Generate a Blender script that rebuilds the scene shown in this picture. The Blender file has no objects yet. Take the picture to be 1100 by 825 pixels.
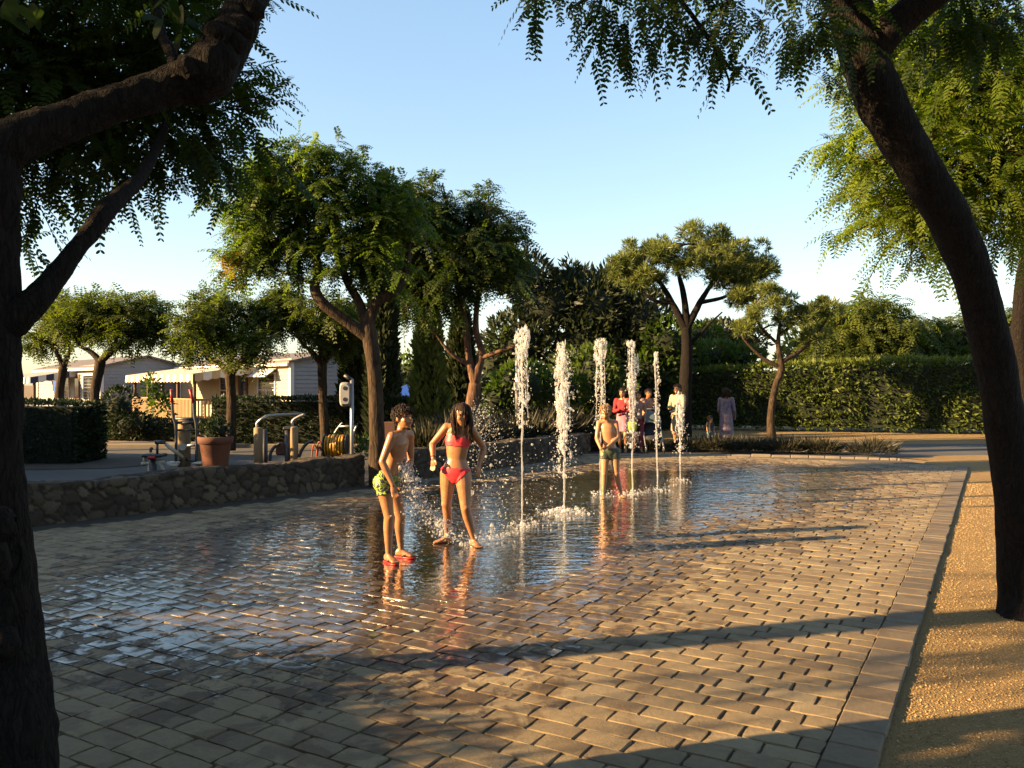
import bpy, math, random
import numpy as np
from mathutils import Vector
R = math.radians
rng = np.random.default_rng(11)
random.seed(11)
S = bpy.context.scene
COL = S.collection
EYE, F, CX, HY = 1.55, 889.0, 550.0, 413.0     # eye height, focal length in photo pixels, principal point, horizon row

def P(px, py, d):
    """point seen at photo pixel (px, py) at depth d metres"""
    return np.array([(px - CX) / F * d, d, EYE - (py - HY) / F * d])
def G(px, py):
    d = F * EYE / (py - HY)
    return np.array([(px - CX) / F * d, d, 0.0])
def X(px, d): return (px - CX) / F * d
def Z(py, d): return EYE - (py - HY) / F * d
def nrm(v):
    v = np.asarray(v, float)
    return v / np.maximum(np.linalg.norm(v, axis=-1, keepdims=True), 1e-9)

# ---------------------------------------------------------------- noise
def _h(i, j, k, s):
    n = (i * 374761393 + j * 668265263 + k * 1274126177 + s * 974634777) & 0xffffffff
    n = ((n ^ (n >> 13)) * 1274126177) & 0xffffffff
    return ((n ^ (n >> 16)) & 0xffff) / 65535.0
def vnoise(p, s=0):
    p = np.asarray(p, float); i = np.floor(p).astype(np.int64); f = p - i; f = f * f * (3 - 2 * f)
    r = 0
    for a in (0, 1):
        for b in (0, 1):
            for c in (0, 1):
                w = (f[:, 0] if a else 1 - f[:, 0]) * (f[:, 1] if b else 1 - f[:, 1]) * (f[:, 2] if c else 1 - f[:, 2])
                r = r + w * _h(i[:, 0] + a, i[:, 1] + b, i[:, 2] + c, s)
    return r * 2 - 1

# ---------------------------------------------------------------- mesh builder
class MB:
    def __init__(s): s.v = []; s.f = []; s.n = 0; s.t = []
    def add(s, v, f, m=0, smooth=False, tint=None):
        v = np.asarray(v, float).reshape(-1, 3); f = np.asarray(f, np.int64)
        if len(v) == 0: return s
        if f.ndim == 1: f = f.reshape(1, -1)
        s.v.append(v); s.f.append((f + s.n, m, smooth)); s.n += len(v)
        if tint is None: tint = np.full(len(v), .5)
        elif np.isscalar(tint): tint = np.full(len(v), float(tint))
        s.t.append(np.asarray(tint, float))
        return s
    def mesh(s, name, mats):
        me = bpy.data.meshes.new(name)
        V = np.concatenate(s.v); me.vertices.add(len(V)); me.vertices.foreach_set('co', V.ravel())
        lo = np.concatenate([f.ravel() for f, _, _ in s.f])
        tot = np.concatenate([np.full(len(f), f.shape[1]) for f, _, _ in s.f])
        mi = np.concatenate([np.full(len(f), m) if np.isscalar(m) else np.asarray(m) for f, m, _ in s.f])
        sm = np.concatenate([np.full(len(f), x) for f, _, x in s.f])
        me.loops.add(len(lo)); me.loops.foreach_set('vertex_index', lo.astype(np.int32))
        me.polygons.add(len(tot))
        st = np.concatenate([[0], np.cumsum(tot)[:-1]])
        me.polygons.foreach_set('loop_start', st.astype(np.int32)); me.polygons.foreach_set('loop_total', tot.astype(np.int32))
        me.polygons.foreach_set('material_index', mi.astype(np.int32)); me.polygons.foreach_set('use_smooth', sm.astype(bool))
        a = me.attributes.new('tint', 'FLOAT', 'POINT'); a.data.foreach_set('value', np.concatenate(s.t).astype(np.float32))
        for m in (mats if isinstance(mats, (list, tuple)) else [mats]): me.materials.append(m)
        me.update(calc_edges=True); me.validate()
        return me
    def build(s, name, mats, parent=None, loc=None):
        if loc is not None:
            for v in s.v: v -= np.asarray(loc)
        o = bpy.data.objects.new(name, s.mesh(name, mats)); COL.objects.link(o)
        if loc is not None: o.location = loc
        if parent is not None:
            o.parent = parent
            if loc is None: o.matrix_parent_inverse = parent_inv(parent)
        return o
def parent_inv(p):
    return p.matrix_basis.inverted()     # every part's mesh is in world coordinates when built, whatever its thing's base

def empty(name, label, cat, loc=(0, 0, 0), group=None, rz=0):
    o = bpy.data.objects.new(name, None); COL.objects.link(o); o.location = loc; o.rotation_euler = (0, 0, rz)
    o.empty_display_size = .1
    o['label'] = label; o['category'] = cat
    if group: o['group'] = group
    return o
def tag(o, label=None, cat=None, group=None, kind=None):
    if label: o['label'] = label
    if cat: o['category'] = cat
    if group: o['group'] = group
    if kind: o['kind'] = kind
    return o

BOXF = np.array([[0, 3, 2, 1], [4, 5, 6, 7], [0, 1, 5, 4], [1, 2, 6, 5], [2, 3, 7, 6], [3, 0, 4, 7]])
def box(mb, c, s, rz=0., m=0, bev=0., axes=None, tint=None):
    """box with optional chamfer; c centre, s full sizes; axes optional 3x3 rows"""
    c = np.asarray(c, float); h = np.asarray(s, float) / 2
    if axes is None:
        axes = np.array([[math.cos(rz), math.sin(rz), 0], [-math.sin(rz), math.cos(rz), 0], [0, 0, 1]])
    if bev <= 0:
        q = np.array([[-1, -1, -1], [1, -1, -1], [1, 1, -1], [-1, 1, -1], [-1, -1, 1], [1, -1, 1], [1, 1, 1], [-1, 1, 1]]) * h
        return mb.add(c + q @ axes, BOXF, m, tint=tint)
    b = min(bev, h.min() * .9)
    vs = []; idx = {}
    for sx in (-1, 1):
        for sy in (-1, 1):
            for sz in (-1, 1):
                sg = np.array([sx, sy, sz])
                for a in range(3):
                    q = sg * (h - b); q[a] = sg[a] * h[a]
                    idx[(sx, sy, sz, a)] = len(vs); vs.append(q)
    fs4 = []; fs3 = []
    for a in range(3):
        o1, o2 = [(1, 2), (2, 0), (0, 1)][a]
        for s_ in (-1, 1):
            L = []
            for (p, q) in ((-1, -1), (1, -1), (1, 1), (-1, 1)):
                sg = [0, 0, 0]; sg[a] = s_; sg[o1] = p; sg[o2] = q; L.append(idx[(*sg, a)])
            fs4.append(L if s_ > 0 else L[::-1])
        for p in (-1, 1):
            for q in (-1, 1):
                k0 = [0, 0, 0]; k1 = [0, 0, 0]
                k0[a], k1[a] = -1, 1; k0[o1] = k1[o1] = p; k0[o2] = k1[o2] = q
                L = [idx[(*k0, o1)], idx[(*k1, o1)], idx[(*k1, o2)], idx[(*k0, o2)]]
                fs4.append(L if p * q < 0 else L[::-1])
    for sx in (-1, 1):
        for sy in (-1, 1):
            for sz in (-1, 1):
                L = [idx[(sx, sy, sz, a)] for a in range(3)]
                fs3.append(L if sx * sy * sz > 0 else L[::-1])
    V = c + np.array(vs) @ axes
    n0 = mb.n
    mb.add(V, np.array(fs4), m, tint=tint)
    mb.f.append((np.array(fs3) + n0, m, False))
    return mb

def spline(pts, n):
    pts = np.asarray(pts, float)
    if len(pts) == 2:
        t = np.linspace(0, 1, n)[:, None]; return pts[0] * (1 - t) + pts[1] * t
    q = np.vstack([2 * pts[0] - pts[1], pts, 2 * pts[-1] - pts[-2]])
    u = np.linspace(0, len(pts) - 1 - 1e-6, n); i = u.astype(int); f = (u - i)[:, None]
    a, b, c, d = q[i], q[i + 1], q[i + 2], q[i + 3]
    return .5 * (2 * b + (c - a) * f + (2 * a - 5 * b + 4 * c - d) * f ** 2 + (3 * b - a - 3 * c + d) * f ** 3)
def frames(path):
    T = nrm(np.gradient(path, axis=0)); N = np.zeros_like(T)
    ref = np.array([0, 0, 1.]) if abs(T[0, 2]) < .8 else np.array([1., 0, 0])
    n = nrm(ref - T[0] * ref.dot(T[0]))
    for i in range(len(T)):
        n = nrm(n - T[i] * n.dot(T[i])); N[i] = n
    return T, N, np.cross(T, N)
def tube(mb, pts, rad, sides=8, n=None, m=0, smooth=True, rough=0., cap=True, seed=0, freq=6., tint=None):
    """tapered tube along a spline; rad scalar or list per control point"""
    pts = np.asarray(pts, float)
    n = n or max(len(pts), (len(pts) - 1) * 6 + 1)
    if len(pts) == 2 and rough == 0: n = 2
    path = spline(pts, n)
    if np.isscalar(rad): r = np.full(n, float(rad))
    else: r = np.interp(np.linspace(0, 1, n), np.linspace(0, 1, len(rad)), rad)
    T, N, B = frames(path)
    a = np.linspace(0, 2 * math.pi, sides, endpoint=False)
    ring = np.cos(a)[None, :, None] * N[:, None] + np.sin(a)[None, :, None] * B[:, None]
    rr = r[:, None, None] * np.ones((1, sides, 1))
    V = path[:, None] + ring * rr
    if rough:
        q = V.reshape(-1, 3) * freq
        nz = vnoise(q * [1, 1, .45], seed) * .65 + vnoise(q * [3, 3, 1.2], seed + 3) * .35 + (vnoise(q * [9, 9, 3.2], seed + 5) * .22 if sides > 20 else 0)
        V = V + ring * rr * rough * nz.reshape(n, sides, 1)
    V = V.reshape(-1, 3)
    i = np.arange(n - 1)[:, None] * sides; j = np.arange(sides)[None]; k = (j + 1) % sides
    f = np.stack([i + j, i + k, i + sides + k, i + sides + j], -1).reshape(-1, 4)
    n0 = mb.n
    mb.add(V, f, m, smooth, tint)
    if cap:
        mb.f.append((np.arange(sides)[::-1][None] + n0, m, False)); mb.f.append((np.arange(sides)[None] + n0 + (n - 1) * sides, m, False))
    return mb
def lathe(mb, prof, c=(0, 0, 0), sides=24, m=0, smooth=True, tint=None):
    prof = np.asarray(prof, float); n = len(prof); a = np.linspace(0, 2 * math.pi, sides, endpoint=False)
    V = np.stack([prof[:, 0][:, None] * np.cos(a), prof[:, 0][:, None] * np.sin(a), prof[:, 1][:, None] * np.ones(sides)], -1).reshape(-1, 3) + np.asarray(c)
    i = np.arange(n - 1)[:, None] * sides; j = np.arange(sides)[None]; k = (j + 1) % sides
    f = np.stack([i + j, i + k, i + sides + k, i + sides + j], -1).reshape(-1, 4)
    return mb.add(V, f, m, smooth, tint)
def ico(sub=1):
    import bmesh
    b = bmesh.new(); bmesh.ops.create_icosphere(b, subdivisions=sub, radius=1)
    v = np.array([x.co[:] for x in b.verts]); f = np.array([[q.index for q in x.verts] for x in b.faces]); b.free()
    return v, f
ICO1, ICO2, ICO3 = ico(1), ico(2), ico(3)
def blobs(mb, c, s, I=ICO1, m=0, smooth=True, tint=None):
    """many ellipsoids at once: c (N,3), s (N,3) radii"""
    c = np.asarray(c, float); s = np.asarray(s, float)
    if s.ndim == 1: s = np.repeat(s[:, None], 3, 1)
    v, f = I
    V = c[:, None] + v[None] * s[:, None]
    Fc = f[None] + (np.arange(len(c)) * len(v))[:, None, None]
    t = None if tint is None else np.repeat(tint, len(v))
    return mb.add(V.reshape(-1, 3), Fc.reshape(-1, 3), m, smooth, t)
def sheet(mb, poly, z, m=0, tint=None):
    poly = np.asarray(poly, float)
    v = np.column_stack([poly[:, :2], np.full(len(poly), z)])
    return mb.add(v, np.arange(len(v))[None], m, tint=tint)
def grid_mesh(V, closed_u=False):
    """faces for an (a,b) grid of verts"""
    a, b = V.shape[:2]
    i = np.arange(a - 1)[:, None] * b; j = np.arange(b - 1)[None]
    return np.stack([i + j, i + j + 1, i + b + j + 1, i + b + j], -1).reshape(-1, 4)

# ---------------------------------------------------------------- materials
class NT:
    def __init__(s, name):
        s.m = bpy.data.materials.new(name); s.m.use_nodes = True; s.t = s.m.node_tree; s.t.nodes.clear()
        s.out = s.n('ShaderNodeOutputMaterial')
    def n(s, typ, **kw):
        o = s.t.nodes.new(typ)
        for k, v in kw.items():
            if k.startswith('i_'):
                o.inputs[k[2:].replace('_', ' ')].default_value = v
            elif k.startswith('n_'): o.inputs[int(k[2:])].default_value = v
            else: setattr(o, k, v)
        return o
    def l(s, a, b): s.t.links.new(a, b)
    def coord(s, kind='Object', scale=(1, 1, 1)):
        c = s.n('ShaderNodeTexCoord'); mp = s.n('ShaderNodeMapping'); mp.inputs['Scale'].default_value = scale
        s.l(c.outputs[kind], mp.inputs['Vector']); return mp.outputs['Vector']
    def noise(s, vec, scale, detail=4, rough=.55, dist=0):
        o = s.n('ShaderNodeTexNoise'); o.inputs['Scale'].default_value = scale; o.inputs['Detail'].default_value = detail
        o.inputs['Roughness'].default_value = rough; o.inputs['Distortion'].default_value = dist
        s.l(vec, o.inputs['Vector']); return o.outputs['Fac']
    def vor(s, vec, scale, feature='F1', out='Distance'):
        o = s.n('ShaderNodeTexVoronoi', feature=feature); o.inputs['Scale'].default_value = scale
        s.l(vec, o.inputs['Vector']); return o.outputs[out]
    def ramp(s, fac, stops, interp='LINEAR'):
        o = s.n('ShaderNodeValToRGB'); o.color_ramp.interpolation = interp
        e = o.color_ramp.elements
        while len(e) < len(stops): e.new(.5)
        for q, (p, c) in zip(e, stops):
            q.position = p; q.color = (*c, 1) if len(c) == 3 else c
        s.l(fac, o.inputs['Fac']); return o.outputs['Color']
    def attr(s, name='tint'):
        return s.n('ShaderNodeAttribute', attribute_name=name).outputs['Fac']
    def math(s, op, a, b=None, clamp=False):
        o = s.n('ShaderNodeMath', operation=op); o.use_clamp = clamp
        for i, x in enumerate((a, b)):
            if x is None: continue
            if isinstance(x, (int, float)): o.inputs[i].default_value = x
            else: s.l(x, o.inputs[i])
        return o.outputs[0]
    def mix(s, fac, a, b, typ='MIX'):
        o = s.n('ShaderNodeMix', data_type='RGBA', blend_type=typ)
        for k, x in (('Factor', fac), ('A', a), ('B', b)):
            sock = [q for q in o.inputs if q.name == k and (q.type == 'RGBA' if k != 'Factor' else q.type == 'VALUE')][0]
            if isinstance(x, (int, float)): sock.default_value = x
            elif isinstance(x, tuple): sock.default_value = (*x, 1)
            else: s.l(x, sock)
        return [q for q in o.outputs if q.type == 'RGBA'][0]
    def bump(s, h, strength=.5, dist=.01, normal=None):
        o = s.n('ShaderNodeBump'); o.inputs['Strength'].default_value = strength; o.inputs['Distance'].default_value = dist
        s.l(h, o.inputs['Height'])
        if normal is not None: s.l(normal, o.inputs['Normal'])
        return o.outputs['Normal']
    def principled(s, color, rough=.8, normal=None, **kw):
        o = s.n('ShaderNodeBsdfPrincipled')
        if isinstance(color, tuple): o.inputs['Base Color'].default_value = (*color, 1)
        else: s.l(color, o.inputs['Base Color'])
        if isinstance(rough, (int, float)): o.inputs['Roughness'].default_value = rough
        else: s.l(rough, o.inputs['Roughness'])
        if normal is not None: s.l(normal, o.inputs['Normal'])
        for k, v in kw.items():
            sk = o.inputs[k.replace('_', ' ')]
            if isinstance(v, (int, float, tuple)): sk.default_value = v
            else: s.l(v, sk)
        return o.outputs[0]
    def done(s, sh): s.l(sh, s.out.inputs['Surface']); return s.m

def kk(k, *cs): return [tuple(x * k for x in c) if c else c for c in cs]
K_, KL, KS = .66, .76, .70        # overall reflectance of materials, leaves and skin
def m_simple(name, c1, c2=None, rough=.7, scale=8, bump=.2, bd=.005, spec=.4, metal=0., stretch=(1, 1, 1), detail=5):
    c1, c2 = kk(K_, c1, c2); t = NT(name); v = t.coord(scale=stretch); nz = t.noise(v, scale, detail)
    c2 = c2 or tuple(x * .7 for x in c1)
    col = t.ramp(nz, [(.3, c1), (.7, c2)])
    b = t.bump(t.noise(v, scale * 3, 5), bump, bd)
    return t.done(t.principled(col, rough, b, Specular_IOR_Level=spec, Metallic=metal))
def m_leaf(name, dark, light, trans=.45, yellow=None, rough=.55):
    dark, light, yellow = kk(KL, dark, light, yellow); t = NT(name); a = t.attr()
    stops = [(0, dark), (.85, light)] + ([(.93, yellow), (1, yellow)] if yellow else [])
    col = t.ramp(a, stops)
    p = t.principled(col, rough, Specular_IOR_Level=.25)
    tr = t.n('ShaderNodeBsdfTranslucent')
    g = t.mix(1.0, col, (1.5, 1.6, .6), 'MULTIPLY'); t.l(g, tr.inputs['Color'])
    mx = t.n('ShaderNodeMixShader'); mx.inputs[0].default_value = trans
    t.l(p, mx.inputs[1]); t.l(tr.outputs[0], mx.inputs[2])
    return t.done(mx.outputs[0])
def m_bark(name, c1, c2, scale=14, bump=.9, bd=.02, sz=.22):
    c1, c2 = kk(K_, c1, c2); t = NT(name); v = t.coord(scale=(1, 1, sz))
    n1 = t.noise(v, scale, 6, .65, 1.2); w1 = t.noise(v, scale * .5, 3)
    cr = t.n('ShaderNodeTexVoronoi', feature='DISTANCE_TO_EDGE'); cr.inputs['Scale'].default_value = scale * .9
    mv = t.n('ShaderNodeVectorMath', operation='ADD'); t.l(v, mv.inputs[0]); nv = t.n('ShaderNodeTexNoise'); nv.inputs['Scale'].default_value = scale * .6; t.l(v, nv.inputs['Vector'])
    sc = t.n('ShaderNodeVectorMath', operation='SCALE'); sc.inputs['Scale'].default_value = .12; t.l(nv.outputs['Color'], sc.inputs[0]); t.l(sc.outputs[0], mv.inputs[1]); t.l(mv.outputs[0], cr.inputs['Vector'])
    fis = t.ramp(cr.outputs['Distance'], [(0, (0, 0, 0)), (.16, (1, 1, 1))])
    h = t.math('ADD', t.math('MULTIPLY', n1, 1.0), t.math('MULTIPLY', fis, .22))
    col = t.ramp(h, [(.35, c2), (.9, c1)])
    col = t.mix(t.math('MULTIPLY', t.ramp(t.noise(v, scale * 2.2, 3), [(.6, (0, 0, 0)), (.72, (1, 1, 1))]), .5), col, tuple(min(1, x * 2.4) for x in c1))
    return t.done(t.principled(col, .92, t.bump(h, bump, bd), Specular_IOR_Level=.15))

M = {}
M['bark_dark'] = m_bark('dark_bark', (.025, .019, .016), (.005, .004, .0035), 34, 1.0, .035, .25)
M['bark_mid'] = m_bark('brown_bark', (.085, .056, .035), (.016, .011, .008))
M['bark_pine'] = m_bark('pine_bark', (.19, .105, .065), (.05, .028, .02), 9)
M['leaf_near'] = m_leaf('dark_pinnate_leaf', (.012, .028, .007), (.06, .10, .016), .52)
M['leaf_deep'] = m_leaf('deep_green_pinnate_leaf', (.013, .030, .007), (.07, .105, .016), .5)
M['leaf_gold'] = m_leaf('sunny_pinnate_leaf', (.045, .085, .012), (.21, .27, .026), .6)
M['leaf_mid'] = m_leaf('pinnate_leaf', (.022, .048, .009), (.115, .17, .022), .55, (.30, .20, .02))
M['leaf_small'] = m_leaf('small_tree_leaf', (.026, .048, .010), (.13, .16, .024), .5)
M['leaf_hedge'] = m_leaf('hedge_leaf', (.026, .052, .010), (.125, .155, .026), .3)
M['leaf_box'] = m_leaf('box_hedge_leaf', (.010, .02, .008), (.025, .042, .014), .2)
M['needle'] = m_leaf('pine_needle', (.045, .07, .018), (.19, .215, .055), .3)
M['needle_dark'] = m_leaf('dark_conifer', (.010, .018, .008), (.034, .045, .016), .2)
M['leaf_bush'] = m_leaf('bush_leaf', (.035, .06, .014), (.09, .13, .03), .4)
M['lavender'] = m_leaf('dry_lavender', (.018, .022, .014), (.058, .052, .036), .2)
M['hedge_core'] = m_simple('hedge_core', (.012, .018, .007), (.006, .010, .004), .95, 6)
M['metal'] = m_simple('grey_metal', (.42, .42, .42), (.34, .34, .35), .42, 20, .05, spec=.5, metal=.6)
M['metal_dark'] = m_simple('dark_metal', (.06, .06, .065), (.035, .035, .04), .45, 20, .05, spec=.5, metal=.3)
M['cream_paint'] = m_simple('cream_metal', (.62, .56, .44), (.5, .45, .36), .45, 14, .05)
M['wood_post'] = m_simple('round_timber', (.33, .23, .12), (.18, .12, .065), .8, 6, .3, stretch=(1, 1, .15))
M['wood_dark'] = m_simple('dark_timber', (.13, .055, .035), (.07, .03, .02), .7, 6, .3, stretch=(1, 1, .15))
M['wood_rail'] = m_simple('golden_timber', (.45, .30, .14), (.30, .19, .09), .75, 6, .3, stretch=(1, 1, .2))
M['siding'] = m_simple('pale_siding', (.33, .33, .33), (.29, .29, .295), .6, 2.5, .1)
M['siding_cream'] = m_simple('cream_siding', (.50, .43, .31), (.44, .38, .27), .6, 2.5, .1)
M['trim'] = m_simple('white_trim', (.76, .76, .74), (.68, .68, .66), .5, 3, .05)
M['roof'] = m_simple('grey_roof', (.19, .16, .15), (.12, .10, .095), .8, 5, .4)
M['glass'] = m_simple('window_glass', (.02, .024, .03), (.015, .018, .022), .06, 2, 0, spec=.6)
M['curtain'] = m_simple('net_curtain', (.5, .48, .44), (.35, .33, .3), .8, 9, .2)
M['awn_white'] = m_simple('awning_white', (.74, .68, .56), (.66, .61, .5), .75, 4, .1)
M['awn_yellow'] = m_simple('awning_tan', (.52, .38, .2), (.46, .33, .17), .75, 4, .1)
M['awn_navy'] = m_simple('awning_navy', (.022, .03, .07), (.018, .024, .055), .75, 4, .1)
M['blue_cloth'] = m_simple('blue_cloth', (.012, .09, .50), (.010, .07, .38), .8, 6, .3)
M['terracotta'] = m_simple('terracotta', (.19, .066, .036), (.11, .043, .026), .85, 5, .3)
M['asphalt'] = m_simple('worn_asphalt', (.085, .08, .074), (.055, .052, .048), .9, 1.2, .4, .006, detail=9)
M['concrete'] = m_simple('pale_concrete', (.24, .20, .15), (.17, .14, .105), .9, 3, .4, .006, detail=9)
M['soil'] = m_simple('dark_soil', (.06, .045, .032), (.03, .024, .017), .95, 5, .8, .02, detail=9)
M['yellow_hose'] = m_simple('yellow_hose', (.72, .42, .03), (.55, .22, .02), .4, 12, .1, spec=.5)
M['red_hose'] = m_simple('red_hose', (.42, .07, .04), (.3, .05, .03), .5, 12, .1)
M['red'] = m_simple('red_rubber', (.42, .02, .018), (.34, .016, .015), .45, 12, .05)
M['black'] = m_simple('black_plastic', (.02, .02, .022), (.012, .012, .014), .45, 12, .05)
M['white_plastic'] = m_simple('grey_white_plastic', (.36, .36, .37), (.3, .3, .31), .45, 6, .05)

def m_sand(name, c1, c2, c3, s=55):
    c1, c2, c3 = kk(K_, c1, c2, c3); t = NT(name); v = t.coord()
    big = t.noise(v, .7, 6); fine = t.noise(v, s, 6, .7); st = t.vor(v, s * 1.7)
    c = t.mix(t.ramp(fine, [(.35, (0, 0, 0)), (.68, (1, 1, 1))]), c1, c2)
    c = t.mix(t.math('MULTIPLY', t.ramp(big, [(.4, (0, 0, 0)), (.65, (1, 1, 1))]), .6), c, c3)
    h = t.math('ADD', t.math('MULTIPLY', st, .8), fine)
    return t.done(t.principled(c, .95, t.bump(h, 1.0, .012), Specular_IOR_Level=.2))
M['sand'] = m_sand('yellow_sand_gravel', (.40, .27, .115), (.24, .155, .065), (.30, .19, .08))
M['ground'] = m_sand('dry_ground', (.36, .26, .14), (.25, .18, .10), (.27, .19, .11), 30)
def m_pebble():
    t = NT('gravel_stone'); c = t.ramp(t.attr(), [(0, (.11, .072, .034)), (.6, (.25, .165, .072)), (1, (.36, .26, .135))])
    return t.done(t.principled(c, .9, Specular_IOR_Level=.2))
M['pebble'] = m_pebble()
def m_skin(name, c, c2):
    c, c2 = kk(KS, c, c2); t = NT(name); v = t.coord(); n = t.noise(v, 9, 4)
    col = t.ramp(n, [(.3, c), (.7, c2)])
    return t.done(t.principled(col, t.ramp(t.noise(v, 14, 3), [(.35, (.24, .24, .24)), (.65, (.48, .48, .48))]), t.bump(t.noise(v, 90, 4), .15, .003), Specular_IOR_Level=.45, Subsurface_Weight=.12, Subsurface_Radius=(.02, .008, .004), Subsurface_Scale=.4))
M['skin'] = m_skin('tanned_skin', (.42, .195, .088), (.34, .150, .066))
M['skin_pale'] = m_skin('fair_skin', (.48, .25, .125), (.42, .205, .10))
M['lip'] = m_simple('lips', (.33, .10, .08), None, .4, 30, .05)
M['mouth'] = m_simple('open_mouth', (.07, .012, .012), None, .4, 30, .05)
M['eye'] = m_simple('eye', (.03, .02, .016), None, .15, 30, 0)
M['hair_dark'] = m_simple('wet_dark_hair', (.016, .009, .006), (.034, .018, .010), .6, 60, .5, .003, spec=.15, stretch=(1, 1, .2))
M['hair_blond'] = m_simple('wet_blond_hair', (.34, .20, .08), (.22, .12, .045), .4, 60, .5, .003, stretch=(1, 1, .2))
M['coral'] = m_simple('coral_swimwear', (.80, .045, .055), (.74, .035, .05), .5, 30, .2, .002)
def m_pattern(name, cols, scale):
    cols = kk(K_, *cols); t = NT(name); v = t.coord(); n = t.noise(v, scale, 2, .5, 1.5)
    st = [(i / len(cols) * .5 + .28, c) for i, c in enumerate(cols)]
    return t.done(t.principled(t.ramp(n, st, 'CONSTANT'), .55, t.bump(t.noise(v, 60, 3), .2, .003)))
M['trunks_lime'] = m_pattern('lime_navy_swim_cloth', [(.02, .025, .06), (.02, .025, .06), (.40, .58, .03), (.02, .025, .06), (.38, .55, .03), (.02, .025, .06), (.5, .58, .3), (.02, .025, .06)], 9)
M['trunks_dark'] = m_pattern('dark_green_swim_cloth', [(.02, .03, .018), (.045, .07, .035), (.015, .02, .014), (.10, .12, .06)], 26)
M['cloth_red'] = m_simple('red_cloth', (.42, .025, .03), None, .85, 12, .3)
M['cloth_pink'] = m_simple('pink_cloth', (.62, .24, .32), None, .85, 12, .3)
M['cloth_maroon'] = m_simple('maroon_cloth', (.22, .03, .05), None, .85, 12, .3)
M['cloth_tan'] = m_simple('rose_tan_cloth', (.40, .22, .17), None, .85, 12, .3)
M['cloth_cream'] = m_simple('cream_cloth', (.48, .41, .28), (.40, .34, .22), .85, 12, .3)
M['cloth_lilac'] = m_pattern('lilac_print_cloth', [(.13, .09, .13), (.18, .14, .18), (.10, .06, .12), (.22, .18, .2)], 9)
M['cloth_dark'] = m_simple('dark_cloth', (.03, .03, .04), None, .85, 12, .3)
M['cloth_teal'] = m_simple('grey_teal_cloth', (.12, .16, .17), None, .85, 12, .3)
M['lime'] = m_simple('lime_plastic', (.45, .55, .05), None, .5, 12, .1)

def m_droplet():
    t = NT('water_spray')
    p = t.principled((.66, .66, .66), .12, Specular_IOR_Level=.8)
    tr = t.n('ShaderNodeBsdfTransparent'); tl = t.n('ShaderNodeBsdfTranslucent'); tl.inputs['Color'].default_value = (.7, .7, .7, 1)
    a = t.n('ShaderNodeMixShader'); a.inputs[0].default_value = .35; t.l(p, a.inputs[1]); t.l(tl.outputs[0], a.inputs[2])
    b = t.n('ShaderNodeMixShader'); b.inputs[0].default_value = .66; t.l(a.outputs[0], b.inputs[1]); t.l(tr.outputs[0], b.inputs[2])
    return t.done(b.outputs[0])
M['spray'] = m_droplet()
# ================================================================ camera, world, sun
cam = bpy.data.cameras.new('camera'); co = bpy.data.objects.new('camera', cam); COL.objects.link(co)
cam.sensor_width = 36; cam.lens = F / 1100 * 36; cam.clip_start = .05; cam.clip_end = 3000
cam.shift_y = .0005
co.location = (0, 0, EYE); co.rotation_euler = (R(90), 0, 0); S.camera = co
SUN_EL, SHAD = 17.0, 75.0                       # sun elevation; direction in which shadows fall (degrees right of straight ahead)
sd = np.array([math.sin(R(SHAD)), math.cos(R(SHAD))])
sun = bpy.data.lights.new('sun', 'SUN'); so = bpy.data.objects.new('sun', sun); COL.objects.link(so)
sun.energy = 5.0; sun.angle = R(.6); sun.color = (1, .66, .31)
ldir = Vector((sd[0] * math.cos(R(SUN_EL)), sd[1] * math.cos(R(SUN_EL)), -math.sin(R(SUN_EL))))
so.rotation_euler = ldir.to_track_quat('-Z', 'Y').to_euler(); so.location = (-20, -5, 8)
w = bpy.data.worlds.new('World'); S.world = w; w.use_nodes = True
wt = w.node_tree; bg = wt.nodes['Background']; sky = wt.nodes.new('ShaderNodeTexSky')
sky.sky_type = 'NISHITA'; sky.sun_disc = False; sky.sun_elevation = R(SUN_EL)
sky.sun_rotation = math.atan2(-sd[0], -sd[1])    # azimuth clockwise from +Y
sky.air_density = 1.0; sky.dust_density = 1.0; sky.ozone_density = 1.0
gm = wt.nodes.new('ShaderNodeGamma'); gm.inputs[1].default_value = .64
wt.links.new(sky.outputs[0], gm.inputs[0]); hs = wt.nodes.new('ShaderNodeHueSaturation'); hs.inputs['Saturation'].default_value = 1.32; wt.links.new(gm.outputs[0], hs.inputs['Color']); wt.links.new(hs.outputs[0], bg.inputs[0]); bg.inputs[1].default_value = .092
S.view_settings.view_transform = 'Standard'; S.view_settings.look = 'None'; S.view_settings.gamma = 1; S.view_settings.exposure = 2.45
S.render.engine = 'CYCLES'; cy = S.cycles
cy.use_denoising = True; cy.max_bounces = 7; cy.diffuse_bounces = 3; cy.glossy_bounces = 3; cy.transmission_bounces = 4; cy.transparent_max_bounces = 24
cy.use_adaptive_sampling = True; cy.adaptive_threshold = .015; cy.caustics_reflective = False; cy.caustics_refractive = False
cy.sample_clamp_indirect = 6

# ================================================================ ground sheets
def structure(mb, name, mats): return tag(mb.build(name, mats), kind='structure')
b = MB(); sheet(b, [(-700, -300), (700, -300), (700, 1200), (-700, 1200)], -.06); structure(b, 'ground', M['ground'])
kd = np.array([.5035, .864]); vd = np.array([-.864, .5035]); K0 = np.array([1.237, 3.36])
def UV(u, v): return K0 + kd * u + vd * v        # u along the kerb, v towards the plaza's inside
UEND = 14.25
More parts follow.
